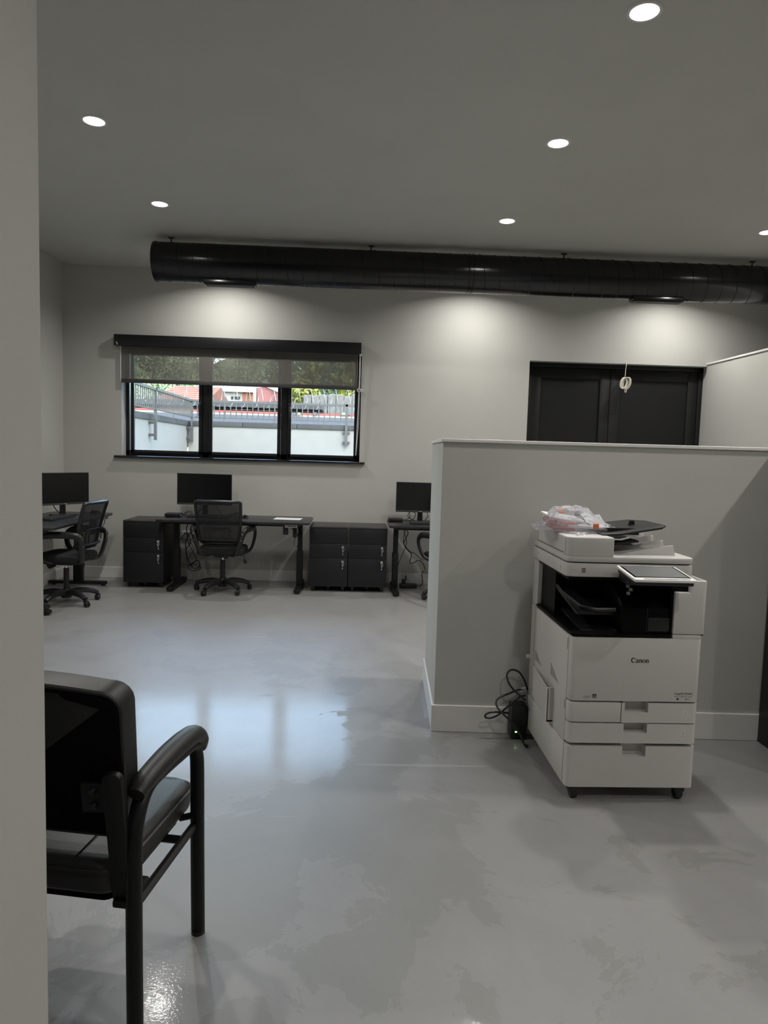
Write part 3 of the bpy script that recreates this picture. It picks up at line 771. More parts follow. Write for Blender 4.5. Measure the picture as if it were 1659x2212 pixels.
# cables round the desks
def cables(name, label, runs, m='cable', parts='cable'):
    t = thing(name, label, 'cables')
    for r, pts in runs:
        obj(parts, B().tube(smooth_path(pts, 6), r, 6), m, t)
    return t
def pxs(lst, Y): return [tuple(at(x, y, Y)) for x, y in lst]
Z2 = lambda l: [(340+a/4.608, 980+b_/4.608) for a, b_ in l]
cables('hanging_cables', 'tangle of black cables hanging under the long desk left of the mesh chair', [
 (.006, pxs(Z2([(320, 668), (290, 740), (300, 820), (280, 900), (300, 1040), (360, 1140), (420, 1120), (400, 1060), (320, 1110), (305, 1140), (350, 1165), (420, 1150), (428, 1128), (380, 1105)]), 7.80)),
 (.004, pxs(Z2([(345, 668), (352, 740), (300, 850), (345, 960), (382, 1030), (370, 1080), (310, 1120)]), 7.83)),
 (.004, pxs(Z2([(225, 860), (270, 800), (300, 800), (330, 880), (285, 960), (300, 1080), (312, 1120)]), 7.85)),
 (.003, pxs(Z2([(225, 1100), (300, 1102), (360, 1108), (400, 1090)]), 7.86)),
 (.003, pxs(Z2([(370, 668), (376, 720), (345, 820), (330, 880), (365, 950), (330, 1000), (320, 1050)]), 7.84)),
])
cables('desk_leads', 'loose black leads behind the small computer on the long desk', [
 (.0035, [(-1.84, 7.66, .775), (-1.78, 7.68, .80), (-1.72, 7.74, .77), (-1.66, 7.80, .84), (-1.62, 7.78, .95)]),
 (.0035, [(-1.84, 7.63, .77), (-1.77, 7.62, .762), (-1.74, 7.67, .80), (-1.80, 7.70, .81), (-1.82, 7.66, .775)]),
 (.0035, [(-1.72, 7.70, .762), (-1.68, 7.74, .82), (-1.66, 7.80, .90)]),
 (.003, [(-1.53, 7.82, .90), (-1.48, 7.80, .82), (-1.42, 7.76, .763), (-1.30, 7.78, .763)]),
 (.005, [(-1.40, 7.72, .763), (-1.32, 7.70, .79), (-1.26, 7.72, .80), (-1.30, 7.74, .775)]),
])
cables('left_desk_leads', 'black leads under and behind the monitor of the far left desk', [
 (.005, [(-3.12, 7.05, .92), (-3.15, 6.98, .82), (-3.1, 6.9, .776), (-3.0, 6.8, .776)]),
 (.005, [(-3.08, 7.32, .9), (-3.06, 7.36, .83), (-3.0, 7.33, .785)]),
 (.005, [(-3.17, 6.82, 1.0), (-3.17, 6.9, 1.02), (-3.16, 6.95, .98), (-3.16, 6.9, .93), (-3.17, 6.84, .95), (-3.17, 6.9, 1.02)]),
 (.005, [(-3.0, 6.55, .74), (-2.98, 6.6, .55), (-3.02, 6.7, .4), (-3.08, 6.6, .25), (-3.05, 6.75, .1), (-3.12, 6.8, .01)]),
 (.004, [(-2.97, 6.62, .74), (-2.93, 6.65, .6), (-3.0, 6.72, .4), (-3.1, 6.5, .3)]),
])
Z3 = lambda l: [(640+a/5.184, 1000+b_/5.184) for a, b_ in l]
cables('partition_desk_cables', 'black cables hanging under the desk next to the partition', [
 (.005, pxs(Z3([(1180, 720), (1250, 770), (1230, 840), (1205, 900), (1240, 960), (1290, 1020), (1270, 1110), (1310, 1120), (1370, 1090), (1420, 1130), (1445, 1200)]), 7.80)),
 (.004, pxs(Z3([(1195, 720), (1225, 840), (1235, 900), (1190, 1020), (1160, 1090), (1140, 1150)]), 7.83)),
 (.004, pxs(Z3([(1225, 730), (1200, 890), (1260, 990), (1320, 1010), (1390, 1070), (1430, 1090)]), 7.86)),
 (.005, pxs(Z3([(1300, 1370), (1380, 1378), (1415, 1340), (1405, 1240), (1430, 1210)]), 7.86)),
])
cables('monitor_leads', 'looped black leads behind the monitor next to the partition', [
 (.004, [(.53, 7.72, .77), (.58, 7.74, .775), (.62, 7.78, .80), (.60, 7.82, .88), (.56, 7.82, .92)]),
 (.004, [(.53, 7.70, .765), (.60, 7.72, .762), (.66, 7.76, .78), (.68, 7.8, .84), (.62, 7.82, .85), (.60, 7.8, .80), (.66, 7.78, .765)]),
 (.004, [(.78, 7.8, .92), (.82, 7.8, .82), (.79, 7.78, .77)]),
])
ps = thing('power_strip', 'black power strip on the floor under the desk next to the partition', 'power strip', (.625, 7.80, 0), .1)
obj('body', B().cbox((0, 0, .025), (.19, .06, .05), .008), 'plastic', ps)
obj('plug', B().cbox((-.05, .0, .075), (.04, .04, .05), .006), 'plastic', ps)
obj('plug', B().box(-.035, -.02, -.01, .01, .09, .14, .004), 'plastic', ps)
sk = thing('wall_socket', 'white wall socket behind the hanging cables under the long desk', 'socket', (at(405, 1152, YB).x, YB, at(405, 1155, YB).z))
obj('plate', B().box(-.06, .06, -.012, 0, -.045, .045, .004), 'white', sk)
obj('socket_face', B().box(-.04, .04, -.0135, -.012, -.028, .028), 'print_d', sk, smooth=False)

# ================================================================== mesh office chair
def make_mesh_chair(label, loc, rz, base_rot):
    t = thing('office_chair', label, 'chair', loc, rz, 'black mesh office chairs')
    obj('hub', B().lathe([(0, .055), (.045, .055), (.05, .07), (.042, .125), (.03, .14), (0, .14)], 20), 'plastic', t)
    for i in range(5):
        a = base_rot+i*2*PI/5
        Rm = Matrix.Rotation(a, 4, 'Z')
        l = B(); l.X = Rm
        pts = smooth_path([(.03, 0, .10), (.12, 0, .112), (.22, 0, .098), (.285, 0, .072)], 4)
        l.tube(pts, interp([.040, .036, .030, .025], 4), 8, flat=(1, .80))
        lg = obj('leg', l, 'plastic', t)
        c = B(); c.X = Rm@Matrix.Translation((.29, 0, 0))@Matrix.Rotation(a*2.3+i, 4, 'Z')
        c.lathe([(0, -.022), (.021, -.022), (.026, -.017), (.026, -.004), (.018, -.002), (.018, .002), (.026, .004), (.026, .017), (.021, .022), (0, .022)], 18, (.012, 0, .026), 1)
        c.box(-.020, .022, -.019, .019, .040, .058, .006)
        c.cyl((0, 0, .05), (0, 0, .075), .009, seg=10)
        # keep lathe in the caster frame
        obj('caster', c, 'plastic', lg)
    obj('gas_lift', B().cyl((0, 0, .12), (0, 0, .335), .026, .024, 16), 'plastic', t)
    obj('piston', B().cyl((0, 0, .33), (0, 0, .375), .014, seg=14), 'chrome', t)
    obj('tilt_mechanism', B().box(-.07, .07, -.10, .10, .368, .408, .012), 'plastic', t)
    s_ = B().prism(rrect(-.235, .235, -.215, .235, .07, 6), 2, .405, .49, .03, 4)
    for v in s_.bm.verts:
        if v.co.z > .45: v.co.z -= .25*max(0, v.co.y-.12)**2*4+.12*v.co.x**2
    obj('seat', s_, 'fabric', t)
    # back: leaning, slightly curved across
    def bk(u, z, off=0):                # u across -1..1, z height
        k = (z-.52)/.44
        hw = .205+.025*k
        return (u*hw, -.215-.075*k-.035*k*k+.035*u*u*0.9+off, z)
    zs = [.535+.43*i/8 for i in range(9)]
    fr = smooth_path([bk(-.86, .545), bk(-.98, .66), bk(-1, .80), bk(-.99, .93), bk(-.93, .962), bk(-.5, .965), bk(0, .967), bk(.5, .965), bk(.93, .962), bk(.99, .93), bk(1, .80), bk(.98, .66), bk(.86, .545), bk(.4, .54), bk(-.4, .54)], 4, closed=True)
    obj('back_frame', B().tube(fr, .017, 8, closed=True, flat=(1, .8)), 'plastic', t)
    m = B(); nU = 10; V = [[bk(-.95+1.9*i/nU, z) for i in range(nU+1)] for z in zs]
    for j in range(8):
        for i in range(nU): m.quad(V[j][i], V[j][i+1], V[j+1][i+1], V[j+1][i])
    bmesh.ops.remove_doubles(m.bm, verts=m.bm.verts[:], dist=1e-5)
    obj('back_mesh', m, 'mesh', t)
    lb = B()
    o1 = [bk(-.52, .585, -.022), bk(-.60, .68, -.022), bk(-.50, .705, -.022), bk(0, .708, -.022), bk(.50, .705, -.022), bk(.60, .68, -.022), bk(.52, .585, -.022)]
    lb.tube(smooth_path(o1, 5), .013, 8, flat=(1.2, .6))
    o2 = [bk(-.26, .585, -.022), bk(-.36, .665, -.022), bk(-.25, .675, -.022), bk(.25, .675, -.022), bk(.36, .665, -.022), bk(.26, .585, -.022)]
    lb.tube(smooth_path(o2, 5), .011, 8, flat=(1.2, .6))
    lb.tube([bk(-.98, .57, -.02), bk(-.5, .57, -.026), bk(0, .57, -.028), bk(.5, .57, -.026), bk(.98, .57, -.02)], .022, 8, flat=(1, .6))
    obj('lumbar_support', lb, 'plastic', t)
    for s in (-1, 1):
        p = [(.12*s, -.17, .405), (.175*s, -.235, .43), (.215*s, -.262, .53), (.245*s, -.268, .62), (.268*s, -.24, .668), (.29*s, -.13, .680), (.305*s, .02, .675), (.312*s, .11, .655), (.312*s, .155, .60), (.300*s, .14, .52), (.275*s, .08, .44), (.21*s, .02, .405)]
        a = obj('armrest', B().tube(smooth_path(p, 5), interp([.024, .027, .029, .029, .031, .033, .033, .031, .027, .025, .024, .022], 5), 10, flat=(1, .62), up=(0, 0, 1)), 'plastic', t)
        for z in (.575, .64):
            q = (.228*s if z < .6 else .246*s, -.287, z)
            obj('screw', B().lathe([(0, -.003), (.008, -.003), (.008, .003), (0, .003)], 12, q, 1), 'chrome', a)
    lv = B().tube(smooth_path([(.07, -.02, .39), (.20, -.03, .39), (.225, -.035, .375), (.235, -.04, .35)], 4), .005, 8)
    lv.tube([(.233, -.04, .355), (.24, -.042, .325), (.243, -.043, .305)], [.012, .018, .014], 10)
    obj('height_lever', lv, 'plastic', t)
    obj('tension_knob', B().cyl((0, .12, .37), (0, .17, .345), .032, .030, 16), 'plastic', t)
    return t
ch1 = make_mesh_chair('black mesh office chair facing the long desk under the window', (-1.36, 7.40, 0), 0, math.radians(26))
# the copies turn as a whole; their star base turns with them
dup(ch1, (-2.69, 6.70, 0), math.radians(84), 'black mesh office chair turned sideways at the far left desk')
dup(ch1, (1.02, 7.22, 0), math.radians(20), 'black mesh office chair almost hidden behind the partition')

# ================================================================== guest chair beside the near wall
gc = thing('guest_chair', 'black padded guest chair with arms, seen from behind beside the near wall', 'chair', (-.754, 1.944, 0), math.radians(-10))
st = B().prism(rrect(-.235, .235, -.22, .275, .06, 5), 2, .375, .462, .028, 4)
for v in st.bm.verts:
    if v.co.z > .42: v.co.z += .012*(1-(v.co.x/.24)**2)
sto = obj('seat', st, 'leather', gc)
obj('piping', B().tube([(x, y, .446) for x, y in rrect(-.237, .237, -.222, .277, .062, 5)], .005, 6, closed=True), 'leather', sto)
sm_ = B()
for x in (-.115, .115): sm_.tube([(x, -.20, .468), (x, -.08, .471), (x, .08, .471), (x, .24, .467)], .0018, 6)
obj('stitch_line', sm_, 'leather_d', sto)
obj('seat_pan', B().prism(rrect(-.20, .20, -.18, .23, .03), 2, .345, .378), 'leather_d', gc)
# backrest in its own leaning frame
LX = Matrix.Translation((0, -.205, .525))@Matrix.Rotation(math.radians(9), 4, 'X')
def outline(grow=0, H=.40):
    hw0, hw1 = .240+grow, .252+grow; pts = []
    n = 10
    pts += [(-hw0+.02, -grow), (hw0-.02, -grow), (hw0, .02-grow)]
    for i in range(1, 6): pts.append((hw0+(hw1-hw0)*i/6, .02+(H-.09)*i/6))
    r = .055
    for j in range(6):
        a = .5*PI*j/5; pts.append((hw1-r+r*math.cos(a), H-.065+grow+r*math.sin(a)))
    for j in range(1, 8):
        u = 1-2*j/8; pts.append((u*(hw1-r), H-.010+grow+.022*(1-u*u)))
    for j in range(6):
        a = .5*PI+.5*PI*j/5; pts.append((-hw1+r+r*math.cos(a), H-.065+grow+r*math.sin(a)))
    for i in range(5, 0, -1): pts.append((-(hw0+(hw1-hw0)*i/6), .02+(H-.09)*i/6))
    pts.append((-hw0, .02-grow))
    return pts
def curve_y(b, amt):
    for v in b.bm.verts: v.co.y += amt*(v.co.x/.24)**2
bk_ = B().prism(outline(), 1, -.012, .075, .013, 3); curve_y(bk_, .030); bk_.bm.transform(LX)
bo = obj('backrest', bk_, 'leather', gc)
bp = B().prism(outline(-.003), 1, -.016, .0, .005, 2); curve_y(bp, .030); bp.bm.transform(LX)
obj('back_panel', bp, 'leather_d', bo)
pp = B().tube([(x, -.008+.030*(x/.24)**2, z) for x, z in outline(.001)], .006, 6, closed=True); pp.bm.transform(LX)
obj('piping', pp, 'leather', bo)
for s in (-1, 1):
    up_ = B().prism([(p[0]*1, p[1]) for p in rrect(.240*s-.024, .240*s+.024, -.17, .20, .022)], 1, -.040, -.020, .004); curve_y(up_, .015); up_.bm.transform(LX)
    uo = obj('back_upright', up_, 'black_metal', gc)
    pl = B().prism(rrect(.186*s-.03, .186*s+.03, .085, .165, .006), 1, -.026, -.016, .002); curve_y(pl, .015); pl.bm.transform(LX)
    po = obj('bracket', pl, 'black_metal', uo)
    for z in (.105, .145):
        bo_ = B().lathe([(0, -.034), (.008, -.034), (.010, -.028), (.010, -.024)], 12, (.186*s, 0, z), 1); curve_y(bo_, .015); bo_.bm.transform(LX)
        obj('bolt', bo_, 'plastic', po)
    obj('upright_foot', B().box(.240*s-.022, .240*s+.022, -.215, -.10, .352, .372, .005), 'black_metal', uo)
    x = .272*s
    p = [(x, .205, 0), (x, .195, .30), (x, .190, .52), (x, .180, .588), (x, .150, .622), (x, .05, .632), (x, -.08, .638), (x, -.145, .630), (x, -.185, .59), (x, -.205, .52), (x, -.205, .30), (x, -.20, 0)]
    obj('side_frame', B().tube(smooth_path(p, 6), .0215, 12, flat=(.75, 1.0), up=(1, 0, 0)), 'black_metal', gc)
    for y in (.205, -.20): obj('foot_cap', B().cyl((x, y, 0), (x, y, .012), .021, seg=12), 'plastic', gc)
    q = [(x, -.195, .640), (x, -.15, .655), (x, -.03, .664), (x, .09, .662), (x, .165, .650), (x, .205, .618), (x, .213, .585)]
    ap = obj('arm_pad', B().tube(smooth_path(q, 5), interp([.022, .029, .032, .033, .032, .029, .017], 5), 14, flat=(1.0, .86), up=(0, 0, 1)), 'leather', gc)
    rl = B().tube([(x*.97, .19, .355), (x*.97, -.20, .345)], .013, 8).tube([(x*.98, .195, .385), (x*.80, .19, .372)], .010, 8).tube([(x*.98, -.19, .36), (x*.80, -.17, .36)], .010, 8)
    obj('side_rail', rl, 'black_metal', gc)
obj('cross_rail', B().tube([(-.26, .12, .345), (.26, .12, .345)], .012, 8).tube([(-.26, -.12, .345), (.26, -.12, .345)], .012, 8), 'black_metal', gc)

# ================================================================== copier
PX, PY = .955, 2.957
cpz = thing('office_copier', 'large white office copier with touch panel and paper drawers by the partition', 'copier', (PX, PY, 0))
W = .573
def pr(name, b, m='print', parent=cpz, label=None): return obj(name, b, m, parent, label=label)
for x, y in ((.047, .035), (.52, .035), (.047, .60), (.52, .60)):
    c = B().lathe([(0, -.016), (.022, -.016), (.026, -.011), (.026, .011), (.022, .016), (0, .016)], 18, (x, y, .026), 0)
    c.box(x-.024, x+.024, y-.022, y+.026, .034, .062, .006)
    pr('caster', c, 'plastic')
def front_slab(x0, x1, z0, z1, notch=None, rl=.022, rr=.022, yb=.06, nd=.045):
    """panel with rounded upright edges; optional finger notch cut from its top edge"""
    b = B()
    if notch is None:
        return b.prism(rrect(x0, x1, 0, yb, 0, 4, (rl, rr, 0, 0)), 2, z0, z1, .003, 2)
    n0, n1 = notch
    b.prism(rrect(x0, n0, 0, yb, 0, 4, (rl, 0, 0, 0)), 2, z0, z1)
    b.prism(rrect(n1, x1, 0, yb, 0, 4, (0, rr, 0, 0)), 2, z0, z1)
    b.box(n0, n1, 0, yb, z0, z1-nd, 0)
    b.box(n0-.001, n1+.001, yb-.012, yb, z1-nd-.01, z1)
    return b
NT = (.246, .350)
# pedestal
pr('pedestal_body', B().box(.004, W-.004, .05, .69, .065, .248, .006))
pr('drawer', front_slab(0, W, .062, .247, NT))
pr('pedestal_side', B().box(-.004, .006, .045, .69, .062, .246, .003))
# main body core
pr('main_body', B().box(.004, W-.004, .06, .64, .262, .728, .006))
pr('drawer_gap', B().box(.012, W-.012, .052, .6, .245, .264), 'ink')
d2 = pr('drawer', front_slab(0, W, .262, .350, NT, nd=.042))
d1 = pr('drawer', front_slab(.233, W, .355, .443, NT, rl=0, nd=.042))
pr('drawer_side_panel', front_slab(0, .229, .355, .443, rr=0))
pr('seam_shadow', B().box(.012, W-.012, .0595, .5, .346, .452), 'ink')
pr('tray_number', B().box(.508, .524, -.0006, .0004, .393, .412), 'sticker', d1); text_mesh('numeral', '1', .017, (.5125, -.0008, .396), d1)
pr('tray_number', B().box(.506, .522, -.0006, .0004, .302, .321), 'sticker', d2); text_mesh('numeral', '2', .017, (.5095, -.0008, .305), d2)
fc = pr('front_cover', front_slab(0, W, .450, .732))
# lettering: heavy serif wordmark drawn as ribbons
def ribbon(b, pts, x, z, s):
    P = [(x+p[0]*s, z+p[1]*s, p[2]*s) for p in pts]
    L_, R_ = [], []
    for i, (a, c, h) in enumerate(P):
        q0 = P[max(i-1, 0)]; q1 = P[min(i+1, len(P)-1)]
        d = Vector((q1[0]-q0[0], q1[1]-q0[1])); d = d.normalized() if d.length > 0 else Vector((1, 0))
        L_.append((a-d.y*h, -.0006, c+d.x*h)); R_.append((a+d.y*h, -.0006, c-d.x*h))
    for i in range(len(P)-1): b.quad(L_[i], L_[i+1], R_[i+1], R_[i])
def arc(cx, cz, rx, rz, a0, a1, h0, h1, n=14, mid=None):
    out = []
    for i in range(n+1):
        t = i/n; a = math.radians(a0+(a1-a0)*t)
        h = h0+(h1-h0)*t if mid is None else h0+(mid-h0)*math.sin(PI*t)
        out.append((cx+rx*math.cos(a), cz+rz*math.sin(a), h))
    return out
def g_n(b, x, z, s):
    ribbon(b, [(0, .62, .03), (.10, .60, .05), (.14, .55, .085), (.14, .05, .085), (.14, 0, .085)], x, z, s)
    ribbon(b, [(.02, .02, .025), (.27, .02, .025)], x, z, s)
    ribbon(b, [(.18, .48, .02), (.28, .58, .05), (.40, .60, .07), (.48, .50, .085), (.49, .30, .085), (.49, 0, .085)], x, z, s)
    ribbon(b, [(.37, .02, .025), (.62, .02, .025)], x, z, s)
b = B(); cx0, cz0, cs = .262, .6235, .0235
ribbon(b, arc(.44, .46, .36, .42, 40, 320, .03, .03, 24, .105), cx0, cz0, cs)
ribbon(b, [(.70, .73, .04), (.80, .66, .07), (.84, .58, .02)], cx0, cz0, cs)
xa = cx0+.88*cs
ribbon(b, [(.05, .50, .05), (.12, .58, .04), (.24, .62, .04), (.36, .56, .075), (.39, .40, .085), (.39, .10, .085), (.46, .02, .05), (.54, .04, .02)], xa, cz0, cs)
ribbon(b, arc(.22, .17, .17, .17, 60, 330, .03, .03, 14, .075), xa, cz0, cs)
g_n(b, xa+.56*cs, cz0, cs)
ribbon(b, arc(.30, .30, .23, .29, 90, 450, .05, .05, 24, .05), xa+1.20*cs, cz0, cs)
ribbon(b, arc(.30, .30, .23, .27, 140, 220, .05, .05, 8, .10), xa+1.20*cs, cz0, cs)
ribbon(b, arc(.30, .30, .23, .27, -40, 40, .05, .05, 8, .10), xa+1.20*cs, cz0, cs)
g_n(b, xa+1.83*cs, cz0, cs)
pr('wordmark', b, 'ink', fc)
text_mesh('model_text', 'imageRUNNER', .0125, (.543, -.0006, .4845), fc, 'ink_g', 'RIGHT', .0003, space=1.05)
text_mesh('model_text', 'ADVANCE DX', .0105, (.542, -.0006, .4725), fc, 'ink_g', 'RIGHT', space=1.25)
text_mesh('model_text', '4845i', .0095, (.530, -.0006, .4605), fc, 'ink_g', 'RIGHT')
pr('mark_square', B().box(.474, .482, -.0006, .0, .4600, .4680), 'ink', fc)
eb = pr('energy_label', B().box(.100, .118, -.0006, .0, .463, .481), 'ink', fc)
lb = B()
ribbon(lb, arc(.109, .462, .010, .012, 40, 140, .0007, .0007), 0, 0, 1); ribbon(lb, [(.103, .4725, .0005), (.113, .4715, .0005), (.115, .475, .0004)], 0, 0, 1)
lb.quad((.1015, -.0006, .4645), (.1165, -.0006, .4645), (.1165, -.0006, .4665), (.1015, -.0006, .4665))
for v in lb.bm.verts: v.co.y = -.0009
pr('label_lines', lb, 'sticker', eb)
lb = B(); 
ribbon(lb, [(x, z, .0005) for x, z in rrect(.061, .090, .464, .472, .002)+[(.063, .464)]], 0, 0, 1)
pr('cert_outline', lb, 'ink_g', fc); text_mesh('cert_text', 'A GPR', .007, (.0645, -.0006, .4655), fc, 'ink_g')
# right column beside the output bay
XC0 = .438
XC1 = .508
rc = pr('right_column', front_slab(XC1, W+.010, .752, .986, rl=0, yb=.25))
pr('column_shoulder', front_slab(XC0, XC1, .752, .934, rl=.004, rr=0, yb=.25), 'print', rc)
pr('shoulder_recess', B().box(XC0, XC1, .03, .25, .934, .984), 'bay')
pr('column_seam', B().box(XC0+.004, W+.002, .006, .24, .747, .754), 'ink')
pr('cover_step', front_slab(XC0, W, .731, .749, rl=.004, yb=.24))
pr('pocket_well', B().box(XC1+.012, W-.004, .018, .235, .9855, .9866), 'print_d', rc)
pr('right_body', B().box(.45, W+.006, .25, .62, .728, .985, .004))
# output bay, glossy black
pr('bay_floor', B().prism(rrect(-.002, XC0, 0.0, .62, 0, 5, (.022, .01, 0, 0)), 2, .733, .748, .004), 'bay')
pr('bay_back', B().box(.02, XC0+.02, .36, .60, .745, .985), 'bay')
pr('bay_roof', B().box(.0, XC0+.06, .10, .62, .965, .984), 'bay')
pr('bay_cheek', B().box(XC0-.012, XC0+.004, .012, .36, .745, .985, .004), 'bay')
ib = pr('exit_housing', B().prism([(.015, .75), (.36, .75), (.36, .97), (.13, .935), (.015, .86)], 0, .215, XC0-.012, .006), 'bay')
pr('housing_door_line', B().box(.325, .328, .013, .016, .752, .86), 'plastic', ib)
pr('latch_plate', B().box(.33, XC0-.014, .008, .02, .76, .82, .003), 'plastic', ib)
for x0, z0, y in ((.258, .905, .082), (.275, .918, .10), (.268, .93, .118)):
    k = B(); k.X = Matrix.Translation((x0, y, z0))@Matrix.Rotation(math.radians(-20), 4, 'X'); k.box(0, .016, -.0006, .0006, 0, .014); pr('sticker', k, 'sticker', ib)
pr('output_tray', B().prism([(.0, .792), (.0, .782), (.22, .752), (.22, .764)], 0, .02, .21) if False else B().prism([(.06, .83), (.5, .90), (.5, .888), (.06, .818)], 0, .03, .20, .003), 'plastic')
tf = B().tube([(.028, .56, .91), (.028, .50, .905), (.028, .47, .888), (.028, .44, .888), (.028, .41, .90), (.028, .28, .872), (.06, .10, .842), (.12, .055, .838), (.20, .05, .842)], .008, 6, flat=(1, 1.4))
pr('tray_edge', tf, 'plastic')
pr('lower_tray', B().prism([(.04, .752), (.48, .79), (.48, .78), (.04, .748)], 0, .05, .21, .003), 'plastic')
# left rear pillar and left side
pr('rear_pillar', B().box(-.002, .06, .60, .695, .728, .985, .006))
pr('rear_box', B().box(.02, W-.02, .62, .695, .262, .985, .008))
ls = B()
ls.box(-.003, .006, .045, .69, .250, .728, .003)
side = pr('left_cover', ls)
pr('hinge_slot', B().box(-.0045, -.002, .050, .056, .665, .715), 'print_d', side)
pr('hinge_slot', B().box(-.0045, -.002, .050, .056, .400, .440), 'print_d', side)
for y0, y1, z0, z1 in ((.455, .575, .462, .515), (.165, .29, .475, .530)):
    g = B().prism([(y0, z0), (y1, z1), (y1, z0)], 0, -.0045, -.0028); pr('grip_recess', g, 'print_d', side)
# document pocket
pk = B()
def wedge(y): return -.008-.024*(.59-y)/.365
ya, yb_ = .225, .59
pk.prism([(wedge(ya), ya), (wedge(yb_), yb_), (wedge(yb_)+.004, yb_), (wedge(ya)+.004, ya)], 2, .275, .425)
pk.box(wedge(ya), -.002, ya, ya+.006, .268, .432)
pk.box(wedge(yb_), -.002, yb_-.006, yb_, .268, .445)
pk.prism([(wedge(ya), ya), (wedge(yb_), yb_), (-.002, yb_), (-.002, ya)], 2, .268, .276)
pr('document_pocket', pk, 'print', side)
pr('side_seam', B().box(-.0042, -.0025, .61, .613, .44, .728), 'print_d', side)
pr('rear_knob', B().cyl((.0, .685, .445), (-.02, .685, .445), .012, seg=12))
# scanner unit
SX0, SX1, SY0, SY1 = -.016, .560, .085, .695
def slab(z0, z1, g=0, r=.035, bev=.005): return B().prism(rrect(SX0+g, SX1-g, SY0+g, SY1-g, r, 5), 2, z0, z1, bev, 2)
sc_ = pr('scanner', slab(.980, 1.040))
pr('scanner_gap', slab(1.038, 1.046, .008, bev=0), 'ink')
vb = B()
for i in range(3): vb.box(.052, .070, SY0-.0008, SY0+.001, 1.000+i*.0075, 1.0035+i*.0075)
pr('speaker_slots', vb, 'ink', sc_)
pr('side_tick', B().box(SX0-.0008, SX0+.001, .17, .174, 1.0, 1.018), 'print_d', sc_)
pr('side_tick', B().box(SX0-.0008, SX0+.001, .56, .566, 1.012, 1.022), 'print_d', sc_)
af = pr('feeder_base', slab(1.045, 1.072, .0, bev=.006))
fb = B().prism(rrect(SX0, .192, SY0, SY1-.02, 0, 5, (.035, .006, .006, .03)), 2, 1.068, 1.156, .008, 3)
fh = pr('feeder_head', fb)
pr('feeder_lid_seam', B().box(SX0-.0008, SX0+.002, .14, .58, 1.079, 1.082), 'ink', fh)
pr('feeder_lid_seam', B().box(SX0-.0006, SX0+.001, .115, .118, 1.072, 1.146), 'print_d', fh)
pr('feeder_lid_seam', B().box(SX0-.0006, SX0+.001, .58, .583, 1.08, 1.146), 'print_d', fh)
# black input tray
it = B()
pts = [(.165, .17), (.245, .15), (.44, .17), (.475, .215), (.475, .44), (.43, .56), (.165, .56)]
it.prism(pts, 2, 0, .010, .003)
for v in it.bm.verts: v.co.z += 1.152+.16*max(0, v.co.x-.20)
ito = pr('input_tray', it, 'plastic')
pr('paper_guide', B().box(.20, .36, .235, .243, 1.155, 1.185), 'plastic', ito)
pr('paper_stop', B().prism([(.355, 1.17), (.39, 1.185), (.385, 1.21), (.365, 1.21)], 1, .36, .375), 'plastic', ito)
pr('tray_light_edge', B().prism([(.19, 1.140), (.245, 1.140), (.285, 1.152), (.285, 1.156), (.24, 1.145), (.19, 1.145)], 1, .140, .148), 'print', ito)
pr('under_tray', B().prism([(.19, 1.122), (.335, 1.136), (.335, 1.128), (.19, 1.108)], 1, .17, .45, .003), 'plastic')
pr('feeder_throat', B().box(.175, .20, .15, .60, 1.072, 1.142), 'plastic')
# white output deck with fins
pr('output_deck', B().prism([(.20, 1.071), (.495, 1.071), (.470, 1.108), (.24, 1.078)], 1, .215, .60), 'print')
for i, y in enumerate((.165, .275, .385, .50)):
    h_ = 1.118+.010*i
    pr('fin', B().prism([(.235, 1.070), (.505, 1.070), (.492, h_), (.455, h_-.003), (.30, 1.086)], 1, y, y+.012, .002), 'print')
# control panel
cp0 = Matrix.Translation((1.143-PX, 2.785-PY, 1.006))@Matrix.Rotation(math.atan2(.024, .215), 4, 'X')
cpb = B(); cpb.X = cp0; cpb.prism(rrect(0, .258, 0, .216, .010, 4), 2, 0, .012, .003, 2)
cpo = pr('control_panel', cpb, 'bwhite')
c2 = B(); c2.X = cp0; c2.prism(rrect(.006, .252, .01, .21, .008), 2, -.016, 0, .002); pr('panel_back', c2, 'plastic', cpo)
c2 = B(); c2.X = cp0; c2.box(.010, .248, .032, .208, .012, .0126); pr('screen_surround', c2, 'plastic_g', cpo)
c2 = B(); c2.X = cp0; c2.box(.020, .238, .042, .200, .0126, .0130); pr('screen', c2, 'screen_lcd', cpo)
c2 = B(); c2.X = cp0; c2.box(.040, .232, .008, .015, .012, .0126); pr('light_bar', c2, 'ink', cpo)
c2 = B(); c2.X = cp0; c2.box(.180, .198, .008, .015, .0125, .0130); pr('status_light', c2, 'teal', cpo)
pr('panel_arm', B().box(.22, .43, -.02, .12, .965, 1.003, .006), 'plastic', cpo)

